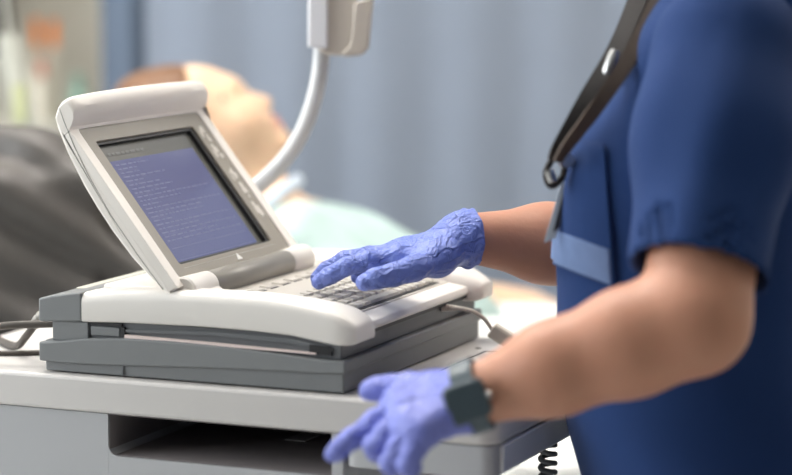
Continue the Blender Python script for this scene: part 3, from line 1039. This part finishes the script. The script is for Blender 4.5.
# trousers + shoes
tr = Field((.10, 2.24, .04), (.56, 2.80, .90), .008)
for y_, s_ in ((2.43, -1), (2.62, 1)):
    tr.chain([(Pe.x + .01, y_, .82), (Pe.x + .0, y_ - .01 * s_, .47), (Pe.x + .04, y_ - .01 * s_, .09)], [.106, .085, .070], .02)
tr.ell(V3(Pe) + (0, 0, -.05), (.130, .180, .13), .04)
tr.cut((0, 0, .07), (0, 0, -1))
tr.displace(lambda p: .004 * np.sin(p @ np.array([20., 25., 40.]) + noise3(p, 15, 2)))
fobj('scrub_trousers', tr, 'trouser', nurse, 1)
for y_, s_ in ((2.43, -1), (2.62, 1)):
    sh = Field((Pe.x - .17, y_ - .09, 0), (Pe.x + .12, y_ + .09, .13), .005)
    yy = y_ - .01 * s_
    sh.chain([(Pe.x + .05, yy, .045), (Pe.x - .03, yy, .045), (Pe.x - .11, yy, .037)], [.043, .045, .038], .02)
    sh.cut((0, 0, .004), (0, 0, -1))
    fobj('shoe', sh, 'shoe', nurse)


# gloves ---------------------------------------------------------------------------------
def glove(H, W_, E_, cuff_len, seed, lo, hi, m, ruff, cr0, cr1):
    g = Field(lo, hi, .0013)
    w = V3(W_); ax = V3(E_) - w; ax /= np.linalg.norm(ax)
    hand(g, H, W_, .0008, .022)
    end = w + ax * cuff_len
    g.chain([w - ax * .012, w + ax * cuff_len * .5, end + ax * .01], [cr0, cr1, cr1 + .001], .012)
    kmid = (V3(H['index'][0]) + V3(H['pinky'][0])) / 2
    hax = (w - kmid); L_ = np.linalg.norm(hax); hax /= L_
    tip = V3(H['thumb'][2])

    def wr(p):
        q = p - w
        t = q @ ax                               # + towards the elbow
        rad = q - t[:, None] * ax
        a = np.arctan2(rad @ np.array([0., 0, 1]), rad @ np.array([0., 1, 0]))
        cu = np.clip((t + .022) / .03, 0, 1)
        n1 = noise3(p, 60, seed)
        # cross-wise creases around the cuff
        d = ruff * cu * (np.sin(t * 520 + 1.8 * np.sin(3 * a + seed) + 2.2 * n1) * .55 + np.sin(a * 9 + t * 160 + 2.0 * n1) * .75)
        # drag folds: thin creases running over the back of the hand
        hb_ = np.clip((.004 - t) / .02, 0, 1)
        pa_ = p @ np.array([[34., 60., 0.], [16., 0., 120.], [78., -60., 70.]])
        r1 = np.clip(1 - np.abs(noise3(pa_, 2.0, seed + 1)) * 3.0, 0, 1)
        r2 = np.clip(1 - np.abs(noise3(p @ np.array([[150., 20., 0.], [0., 60., 0.], [60., 0., 50.]]), 1.7, seed + 7)) * 3.2, 0, 1)
        d2 = hb_ * (.0008 * r1 * np.clip(noise3(p, 40, seed + 5) + .6, 0, 1) + .0006 * r2 * np.clip(noise3(p, 45, seed + 6) + .3, 0, 1))
        d3 = .0003 * noise3(p, 220, seed + 2)
        d4 = 0
        return d + d2 + d3 + d4
    g.displace(wr)
    g.cut(end, ax + np.array([0.0, 0, .10]))
    # open cuff
    g.cone(end - ax * .010, end + ax * .02, cr1 - .0022, cr1 - .0010, .002, mode='s')
    return fobj('glove', g, m, nurse)


glove(RH, Rw, Re, .002, 3, (-.13, 2.50, .98), (.12, 2.76, 1.13), 'glove', .0016, .0262, .0288)
glove(LH, Lw, Le, -.004, 9, (-.09, 2.17, .86), (.11, 2.38, 1.02), 'glove2', .0008, .0262, .0282)

# wrist watch -----------------------------------------------------------------------------
wt = empty('wristwatch', Lw)
tag(wt, 'slate grey smartwatch on the wrist nearest the camera', 'watch')
w = Vector(Lw); ax = (Vector(Le) - w).normalized()
wc = w + ax * .004
nrm = (P(425, 440, 2.02) - wc); nrm = (nrm - ax * nrm.dot(ax)).normalized()
bn = ax.cross(nrm)
bm = bmesh.new()
rings = []
for k in range(48):
    a = 2 * PI * k / 48
    d = nrm * math.cos(a) + bn * math.sin(a)
    r0 = .0312
    rings.append([wc + d * (r0 + e) + ax * s for e, s in ((0, -.011), (.0032, -.010), (.0032, .010), (0, .011))])
vr = [[bm.verts.new(p) for p in r] for r in rings]
for i in range(48):
    j = (i + 1) % 48
    for q in range(4):
        bm.faces.new((vr[i][q], vr[i][(q + 1) % 4], vr[j][(q + 1) % 4], vr[j][q]))
obj('strap', bm, 'watch', wt, ang=40)
bm = bmesh.new()
fr0 = rrect(-.0195, .0195, -.0185, .0185, .008, 6)
plate(bm, fr0, lambda p: wc + nrm * .0320 + ax * p[0] + bn * p[1], lambda p: wc + nrm * .0430 + ax * p[0] + bn * p[1])
obj('case', bm, 'watch', wt, .003)
bm = bmesh.new()
plate(bm, rrect(-.0165, .0165, -.0155, .0155, .006, 6), lambda p: wc + nrm * .0429 + ax * p[0] + bn * p[1], lambda p: wc + nrm * .0436 + ax * p[0] + bn * p[1])
obj('watch_face', bm, 'watchglass', wt)
bm = bmesh.new(); lathe(bm, [(0, 0), (.003, 0), (.003, .003), (0, .003)], 14, wc + nrm * .0380 + ax * .0193, ax); obj('crown', bm, 'metal', wt)
wl(wt)

# pocket and band conforming to the scrub top ---------------------------------------------
dg = bpy.context.evaluated_depsgraph_get()
bvh = BVHTree.FromObject(topo, dg)


def conform(name, m, quad, off, th, parent, nu=24, nv=18, edge=0.0):
    """patch of cloth laid on the scrub top between four seen corners"""
    bm = bmesh.new(); g = []
    last = None
    for j in range(nv + 1):
        row = []
        for i in range(nu + 1):
            u, v = i / nu, j / nv
            x = (quad[0][0] * (1 - u) + quad[1][0] * u) * (1 - v) + (quad[3][0] * (1 - u) + quad[2][0] * u) * v
            y = (quad[0][1] * (1 - u) + quad[1][1] * u) * (1 - v) + (quad[3][1] * (1 - u) + quad[2][1] * u) * v
            d = (P(x, y, 1) - CAM).normalized()
            loc, n_, _, _ = bvh.ray_cast(CAM, d)
            if loc is None: row.append(None); continue
            row.append(bm.verts.new(loc + n_ * off))
        g.append(row)
    for j in range(nv):
        for i in range(nu):
            q = (g[j][i], g[j][i + 1], g[j + 1][i + 1], g[j + 1][i])
            if all(q) and max((q[a].co - q[(a + 1) % 4].co).length for a in range(4)) < .03:
                bm.faces.new(q)
    for v in [v for v in bm.verts if not v.link_faces]: bm.verts.remove(v)
    o = obj(name, bm, m, parent, ang=180)
    sd = o.modifiers.new('thick', 'SOLIDIFY'); sd.thickness = th; sd.offset = 1
    return o


conform('chest_pocket', 'scrub', [(574, 140), (606, 146), (618, 288), (552, 262)], .002, .003, topo)
conform('pocket_band', 'scrubtrim', [(558, 229), (612, 249), (614, 284), (556, 262)], .0055, .002, topo)

# lanyard -------------------------------------------------------------------------------
ly = empty('lanyard', P(600, 90, 2.45)); tag(ly, 'dark neck lanyard with metal clip and badge hanging at the nurse\'s chest', 'lanyard')


def ribbon(name, m, pts, wdt, th, side, e):
    bm = bmesh.new(); pts = spline(pts, 8); rings = []
    for i, p in enumerate(pts):
        t = (pts[min(i + 1, len(pts) - 1)] - pts[max(i - 1, 0)]).normalized()
        s_ = (Vector(side) - t * Vector(side).dot(t)).normalized(); n_ = t.cross(s_)
        w_ = wdt(i / (len(pts) - 1)) if callable(wdt) else wdt
        rings.append([p + s_ * a * w_ + n_ * c * th for a, c in ((-.5, -.5), (.5, -.5), (.5, .5), (-.5, .5))])
    loft(bm, rings)
    return obj(name, bm, m, e)


taper = lambda a, b_: (lambda t: a + (b_ - a) * t)
ribbon('strap', 'strapdark', [P(654, -40, 2.48), P(638, 0, 2.45), P(616, 50, 2.42), P(586, 100, 2.405), P(560, 145, 2.405), P(553, 160, 2.41)], taper(.023, .011), .004, (1, .0, .5), ly)
ribbon('strap', 'strapbrown', [P(676, -40, 2.42), P(659, 0, 2.405), P(634, 50, 2.39), P(602, 100, 2.385), P(568, 145, 2.395), P(557, 161, 2.405)], taper(.021, .009), .004, (1, .0, .5), ly)
bm = bmesh.new(); lathe(bm, [(0, 0), (.0045, 0), (.0055, .004), (.0055, .018), (.004, .024), (0, .024)], 16, P(607, 74, 2.40), P(614, 54, 2.40) - P(607, 74, 2.40)); obj('adjuster', bm, 'metal', ly)
bm = bmesh.new(); lathe(bm, [(0, -.004), (.007, -.004), (.008, -.002), (.008, .002), (.007, .004), (0, .004)], 20, P(566, 160, 2.412), (0.2, -1, .1)); obj('clip', bm, 'metal', ly)
bm = bmesh.new(); tube(bm, spline([P(565, 150, 2.415), P(552, 160, 2.415), P(546, 174, 2.415), P(551, 186, 2.415), P(562, 178, 2.415), P(566, 162, 2.415)], 6), .0033, 10); obj('hook', bm, 'strapdark', ly)
bm = bmesh.new(); lathe(bm, [(0, 0), (.004, 0), (.0048, .003), (.0048, .011), (0, .013)], 14, P(553, 182, 2.413), P(548, 168, 2.413) - P(553, 182, 2.413)); obj('clip', bm, 'metal', ly)
bm = bmesh.new(); loft(bm, [[P(x, y, d) for x, y in ((562, 180), (574, 184), (556, 238), (544, 243))] for d in (2.428, 2.432)])
bd = obj('badge', bm, 'badge', ly, .0006)
bm = bmesh.new(); loft(bm, [[P(x, y, d) for x, y in ((567, 180), (573, 182), (559, 228), (553, 232))] for d in (2.4265, 2.428)])
obj('badge_print', bm, 'badgedark', bd)
wl(ly)
for c in bd.children: c.data.transform(Matrix.Translation(-ly.location))

# ================================================================== PATIENT BED
bed = empty('hospital_bed', (0.3, 3.70, 0)); tag(bed, 'white hospital bed with raised back behind the cart', 'bed')
by0, by1 = 3.27, 4.13
bl = lambda name, m, b_, bev: obj(name, b_, m, bed, bev)
bm = bmesh.new(); box(bm, .10, 1.55, by0, by1, .545, .68); bl('mattress', 'bedsheet', bm, .03)
bm = bmesh.new()
prism(bm, [(.12, .56), (.12, .68), (-.49, .905), (-.535, .79)], by0, by1); bl('back_mattress', 'bedsheet', bm, .03)
bm = bmesh.new(); box(bm, -.62, 1.60, by0 + .03, by1 - .03, .47, .535); bl('bed_deck', 'bedframe', bm, .008)
bm = bmesh.new(); prism(bm, [(.10, .535), (.12, .555), (-.54, .786), (-.56, .75)], by0 + .04, by1 - .04); bl('back_frame', 'bedframe', bm, .004)
bm = bmesh.new(); box(bm, 1.58, 1.63, by0, by1, .40, .95); bl('foot_board', 'bedframe', bm, .02)
bm = bmesh.new(); box(bm, -.68, -.63, by0, by1, .35, .84); box(bm, -.64, -.58, by0 + .1, by1 - .1, .47, .52); bl('head_board', 'bedframe', bm, .012)
for x in (-.6, 1.5):
    for y in (by0 + .06, by1 - .06):
        bm = bmesh.new(); tube(bm, [(x, y, .10), (x, y, .48)], .022, 14); lg = bl('leg', 'bedframe', bm, 0)
        bm = bmesh.new(); lathe(bm, [(0, -.015), (.045, -.015), (.05, -.01), (.05, .01), (.045, .015), (0, .015)], 20, (x, y, .05), (0, 1, 0)); obj('wheel', bm, 'rubber', lg)
bm = bmesh.new()
rl = spline([(-.66, by0 - .03, .78), (-.66, by0 - .03, 1.02), (-.62, by0 - .03, 1.04), (-.50, by0 - .03, 1.05), (-.35, by0 - .03, .99), (-.28, by0 - .03, .90), (-.27, by0 - .03, .66)], 8)
tube(bm, rl, .014, 12); tube(bm, [(-.66, by0 - .03, .9), (-.27, by0 - .03, .9)], .011, 12); tube(bm, [(-.50, by0 - .03, 1.04), (-.50, by0 - .03, .66)], .010, 12)
bl('side_rail', 'bedframe', bm, 0)
wl(bed)
for c in list(bed.children):
    for g_ in c.children: g_.data.transform(Matrix.Translation(-bed.location))
# covering draped over the legs and the near side
cv = Field((-.02, by0 - .05, .44), (1.52, by1 + .05, .98), .012)
cv.ell((.66, 3.70, .715), (.80, .27, .105), .05)
cv.ell((.14, 3.70, .745), (.24, .29, .075), .06)
cv.ell((1.29, 3.70, .80), (.10, .22, .10), .05)
cv.cone((.0, 3.455, .795), (.165, 3.47, .80), .052, .052, .03)
def slab(p):
    q = np.abs(p - np.array([.78, 3.70, .575])) - np.array([.62, .43, .10])
    return np.linalg.norm(np.maximum(q, 0), axis=-1) + np.minimum(q.max(-1), 0) - .02
cv.put((.14, by0 - .03, .45), (1.42, by1 + .03, .72), .06, slab)
cv.displace(lambda p: .006 * np.sin(p @ np.array([16., 24., 10.]) + 1.6 * noise3(p, 9, 1)) + .003 * noise3(p, 30, 2))
cv_o = fobj('blanket', cv, 'bedsheet', None, 1); setpivot(cv_o, (.7, 3.7, .68)); tag(cv_o, 'white blanket covering the patient and the side of the bed', 'blanket')

# pillow
HC = P(191, 131, 3.70)
pw = Field((HC.x - .42, 3.38, HC.z - .32), (HC.x + .24, 4.02, HC.z + .12), .008)
pn = np.array([math.sin(math.radians(22)), 0, math.cos(math.radians(22))]); pa = np.array([-pn[2], 0, pn[0]])
hc = V3(HC)
hn = np.array([.6, 0, .8]); hu = np.array([-.8, 0, .6]); hs = np.array([0, 1., 0])
pw.ell(hc - pn * .128 + pa * .02, (.19, .28, .062), .02, R=[pa, [0, 1, 0], pn])
pw.displace(lambda p: .005 * noise3(p, 22, 4))
po = fobj('pillow', pw, 'pillow', None, 2); setpivot(po, HC + Vector((0, 0, -.15))); tag(po, 'pale blue white pillow under the patient\'s head', 'pillow')

# ---- patient
pb = Field((-.62, 3.36, .60), (1.45, 4.06, 1.30), .0068)
T_ = lambda f, s, u: hc + hn * f + hs * s + hu * u       # head frame: forward, side, up
pb.ell(hc, (.099, .076, .096), .02, R=[hn, hs, hu])
pb.ell(T_(.022, 0, -.060), (.068, .056, .080), .03, R=[hn, hs, hu])
pb.ell(T_(.082, 0, -.010), (.018, .045, .013), .02, R=[hn, hs, hu])            # brow
pb.cone(T_(.080, 0, -.024), T_(.098, 0, -.062), .009, .0130, .010)             # nose
pb.ell(T_(.081, 0, -.088), (.012, .024, .007), .006, R=[hn, hs, hu])         # lips
pb.ell(T_(.077, 0, -.100), (.012, .021, .007), .006, R=[hn, hs, hu])
pb.ell(T_(.062, 0, -.120), (.021, .024, .018), .02, R=[hn, hs, hu])           # chin
for s_ in (-1, 1):
    pb.ell(T_(.096, s_ * .034, -.030), (.022, .015, .010), .010, R=[hn, hs, hu], mode='s')
    pb.ell(T_(.076, s_ * .033, -.030), (.012, .013, .011), .004, R=[hn, hs, hu])
    pb.ell(T_(.055, s_ * .040, -.058), (.032, .026, .030), .03, R=[hn, hs, hu])
    pb.ell(T_(-.008, s_ * .076, -.020), (.020, .010, .032), .008, R=[hn, hs, hu])
tn = np.array([.374, 0, .927]); ta = np.array([.927, 0, -.374])        # torso normal / towards feet
cst = V3(P(332, 281, 3.70))
nk = V3(P(256, 203, 3.70))
pb.cone(T_(-.01, 0, -.06), nk + ta * .02 - tn * .02, .058, .060, .03)
pb.ell(cst + ta * .02, (.24, .175, .098), .05, R=[ta, hs, tn])
for s_ in (-1, 1):
    sh_ = nk + ta * .085 + hs * s_ * .165 - tn * .045
    pb.ell(sh_, (.065, .06, .06), .05, R=[ta, hs, tn])
    el = sh_ + ta * .25 + hs * s_ * .055 - tn * .015
    wr_ = np.array([.215, 3.70 + s_ * .225, .795]); 
    pb.chain([sh_, el], [.052, .043], .03); pb.chain([el, wr_], [.042, .028], .02)
    kn_ = wr_ + (.075, -s_ * .02, -.006)
    for q in range(4):
        b0 = kn_ + (0, s_ * (-.027 + .018 * q), 0)
        pb.cone(wr_ + (.01, s_ * (-.012 + .008 * q), 0), b0, .014, .010, .01)
        pb.chain([b0, b0 + (.034, 0, -.006), b0 + (.058 - .004 * abs(q - 1.5), 0, -.018)], [.0095, .0085, .0075], .004)
    pb.chain([wr_ + (.02, -s_ * .018, .0), wr_ + (.052, -s_ * .046, .0), wr_ + (.080, -s_ * .050, -.008)], [.013, .011, .0085], .006)
hip = np.array([.34, 3.70, .735])
pb.ell(hip, (.17, .17, .085), .06)
for s_ in (-1, 1):
    pb.chain([hip + (0, s_ * .09, 0), (.80, 3.70 + s_ * .10, .755), (1.22, 3.70 + s_ * .10, .725)], [.082, .056, .038], .03)
    pb.cone((1.25, 3.70 + s_ * .10, .72), (1.28, 3.70 + s_ * .11, .84), .034, .026, .02)
pat = fobj('person', pb, 'skinp', None, 1)
tag(pat, 'patient lying on the bed on their back in an aqua gown, seen in profile', 'person')
for s_ in (-1, 1):
    bm = bmesh.new(); tube(bm, spline([Vector(T_(.086, s_ * .014, -.010)), Vector(T_(.088, s_ * .034, -.004)), Vector(T_(.070, s_ * .056, -.010))], 6), lambda t: .0045 - .002 * t, 8); obj('eyebrow', bm, 'hairp', pat)
    bm = bmesh.new(); tube(bm, spline([Vector(T_(.081, s_ * .020, -.032)), Vector(T_(.086, s_ * .034, -.034)), Vector(T_(.074, s_ * .047, -.031))], 6), .0022, 8); obj('eyelashes', bm, 'hairdark', pat)
lp = Field(T_(.05, -.03, -.13) - .03, T_(.09, .03, -.07) + .03, .0025)
lp.ell(T_(.083, 0, -.0885), (.0125, .024, .0065), .003, R=[hn, hs, hu]); lp.ell(T_(.079, 0, -.1000), (.0125, .021, .0065), .003, R=[hn, hs, hu])
fobj('lips', lp, 'lips', pat)
ph_ = Field((HC.x - .17, 3.55, HC.z - .16), (HC.x + .15, 3.83, HC.z + .15), .005)
ph_.ell(T_(-.022, 0, .016), (.108, .088, .108), .02, R=[hn, hs, hu])
ph_.ell(T_(.110, 0, -.052), (.082, .12, .125), .015, R=[hn, hs, hu], mode='s')
ph_.ell(T_(.0, 0, -.15), (.09, .12, .11), .02, R=[hn, hs, hu], mode='s')
ph_.displace(lambda p: .003 * noise3(p, 70, 2))
fobj('hair', ph_, 'hairp', pat)
gw = Field((-.42, 3.34, .60), (.36, 4.06, 1.20), .008)
gw.ell(cst + ta * .03, (.250, .190, .110), .05, R=[ta, hs, tn])
for s_ in (-1, 1):
    sh_ = nk + ta * .085 + hs * s_ * .165 - tn * .045
    el = sh_ + ta * .25 + hs * s_ * .055 - tn * .015
    gw.chain([sh_, sh_ + (el - sh_) * .75], [.070, .066], .04)
gw.cone(nk - tn * .0, nk + ta * .02, .070, .070, .01, mode='s')
gw.displace(lambda p: .005 * np.sin(p @ np.array([30., 28., 22.]) + 1.8 * noise3(p, 14, 1)) + .003 * noise3(p, 45, 2))
fobj('gown', gw, 'gown', pat, 1)
bm = bmesh.new()
tube(bm, spline([tuple(nk + ta * .045 + tn * .055 + hs * .00), tuple(nk + ta * .02 + hs * -.07 + tn * .02), tuple(nk - ta * .0 + hs * -.085 - tn * .03)], 8), .010, 12)
obj('gown_collar', bm, 'pillow', pat)

# ================================================================== LEFT BACKGROUND
# dark coat thrown over the side rail at the head of the bed
co = Field((-.86, 3.02, .52), (-.22, 3.30, 1.22), .007)
YR = by0 - .03
def slabs(c, hh, r):
    c = np.array(c); hh = np.array(hh)
    def f(p):
        q = np.abs(p - c) - hh
        return np.linalg.norm(np.maximum(q, 0), axis=-1) + np.minimum(q.max(-1), 0) - r
    return f
co.put((-.80, 3.1, .55), (-.25, YR, 1.1), .03, slabs((-.56, YR - .055, .83), (.17, .012, .25), .02))
co.cone((-.70, YR - .01, 1.10), (-.46, YR - .01, 1.105), .045, .042, .04)
co.cone((-.46, YR - .01, 1.10), (-.335, YR - .03, 1.03), .042, .040, .03)
co.cone((-.66, YR - .07, 1.06), (-.33, YR - .075, .84), .036, .030, .02)
co.cone((-.70, YR - .07, .98), (-.36, YR - .080, .74), .034, .030, .02)
co.cone((-.50, YR - .06, 1.08), (-.27, YR - .06, .90), .034, .036, .02)
co.cone((-.27, YR - .06, .90), (-.275, YR - .06, .68), .036, .034, .02)
co.displace(lambda p: .013 * np.sin(p @ np.array([50., 8., 74.]) + 2.4 * noise3(p, 7, 1)) * (.6 + .5 * noise3(p, 9, 4)) + .007 * noise3(p, 20, 2))
coo = fobj('coat', co, 'coat', None, 1); coo.data.transform(Matrix.Translation((.0, 0, -.012))); setpivot(coo, (-.5, YR, 1.06)); tag(coo, 'charcoal coat draped over the side rail at the head of the bed', 'coat')

# hook strip with a dark jacket on the wall, upper left
jk = Field((-1.20, 4.66, 1.12), (-.62, 4.98, 1.95), .009)
jk.chain([(-.93, 4.86, 1.80), (-.90, 4.85, 1.55), (-.84, 4.84, 1.25)], [.07, .11, .055], .04)
jk.cone((-.98, 4.86, 1.72), (-1.02, 4.85, 1.30), .06, .05, .04)
jk.cone((-.86, 4.85, 1.70), (-.89, 4.84, 1.20), .05, .035, .03)
jk.displace(lambda p: .008 * np.sin(p @ np.array([60., 20., 12.]) + 1.5 * noise3(p, 9, 1)))
jo = fobj('hanging_jacket', jk, 'coat2', None, 1); jo.data.transform(Matrix.Translation((.04, 0, -.06))); setpivot(jo, (-.86, 4.86, 1.74)); tag(jo, 'dark grey jacket hanging on a wall hook at upper left', 'jacket')
bm = bmesh.new(); tube(bm, spline([(-.89, 5.0, 1.83), (-.89, 4.93, 1.83), (-.89, 4.88, 1.80), (-.89, 4.87, 1.84)], 6), .008, 10)
tag(setpivot(obj('wall_hook', bm, 'metal'), (-.89, 5.0, 1.83)), 'steel wall hook holding the dark grey jacket', 'hook')

# drip stand with a bag
ds = empty('drip_stand', (-.86, 4.05, 0)); tag(ds, 'steel drip stand at the far left beyond the coat', 'drip stand')
bm = bmesh.new(); tube(bm, [(0, 0, .05), (0, 0, 1.78)], .010, 14); obj('pole', bm, 'metal', ds)
bm = bmesh.new(); tube(bm, spline([(-.12, 0, 1.78), (-.10, 0, 1.755), (0, 0, 1.76), (.10, 0, 1.755), (.12, 0, 1.78)], 5), .006, 10); obj('hook_bar', bm, 'metal', ds)
for a in range(5):
    bm = bmesh.new(); t = a * 2 * PI / 5; tube(bm, [(0, 0, .06), (.22 * math.cos(t), .22 * math.sin(t), .045)], .011, 10); l_ = obj('leg', bm, 'metal', ds)
    bm = bmesh.new(); lathe(bm, [(0, -.01), (.022, -.01), (.022, .01), (0, .01)], 16, (.22 * math.cos(t), .22 * math.sin(t), .022), (0, 1, 0)); obj('wheel', bm, 'rubber', l_)
bgo = empty('drip_bag', (-.618, 4.0, 1.225)); tag(bgo, 'milky white drip bag with a yellow green label at far left', 'drip bag')
bm = bmesh.new(); rings = []
for i, z in enumerate(np.linspace(-.20, .0, 9)):
    u = i / 8; wd = .020 * (1 - .25 * abs(u - .5)); td = .011 * math.sin(PI * (.12 + .76 * u))
    rings.append([(.034 * (1 - u) + wd * math.cos(a), td * math.sin(a), z) for a in np.linspace(0, 2 * PI, 20, endpoint=False)])
loft(bm, rings); obj('bag_film', bm, 'bag', bgo, ang=60)
bm = bmesh.new(); box(bm, .006, .028, -.0135, -.009, -.14, -.08); obj('label', bm, 'lime', bgo)
bm = bmesh.new(); tube(bm, [(0, 0, -.005), (-.02, .01, .25), (-.122, .05, .54)], .0035, 8); obj('hanger', bm, 'bag', bgo)

# shelf with small bottles on the back wall
sf = boxo('wall_shelf', 'shelf', None, -.92, -.585, 4.86, 5.0, 1.00, 1.018, .003); tag(setpivot(sf, (-.75, 4.93, 1.05)), 'pale wall shelf carrying small bottles left of the curtains', 'shelf')
def bottle(x, y, z, hh, r, mb, mc, label):
    e = empty('bottle', (x, y, z)); tag(e, label, 'bottle', 'small bottles on the wall shelf')
    bm = bmesh.new(); lathe(bm, [(0, 0), (r, 0), (r, hh * .62), (r * .5, hh * .74), (r * .45, hh * .76), (0, hh * .76)], 18); obj('bottle_body', bm, mb, e)
    bm = bmesh.new(); lathe(bm, [(0, hh * .73), (r * .62, hh * .73), (r * .62, hh), (0, hh)], 18); obj('cap', bm, mc, e)
bottle(-.705, 4.91, 1.018, .20, .013, 'cream', 'orange', 'cream bottle with orange cap, left of the two orange capped ones')
bottle(-.672, 4.92, 1.018, .195, .013, 'cream', 'orange', 'cream bottle with orange cap, right of the two orange capped ones')
bottle(-.690, 4.88, 1.018, .12, .013, 'cream', 'red', 'short bottle with dull red cap before the orange capped ones')
bottle(-.622, 4.90, 1.018, .09, .018, 'mint', 'mint', 'mint green bottle at the right end of the shelf')

# ================================================================== WORLD + VIEW
wd = bpy.data.worlds.new('world'); S.world = wd; wd.use_nodes = True
wd.node_tree.nodes['Background'].inputs[0].default_value = (.6, .65, .7, 1)
wd.node_tree.nodes['Background'].inputs[1].default_value = .3
S.view_settings.view_transform = 'Standard'; S.view_settings.look = 'None'
S.view_settings.exposure = -0.10; S.view_settings.gamma = 1
S.view_settings.use_curve_mapping = False
S.cycles.max_bounces = 8
S.cycles.use_denoising = True
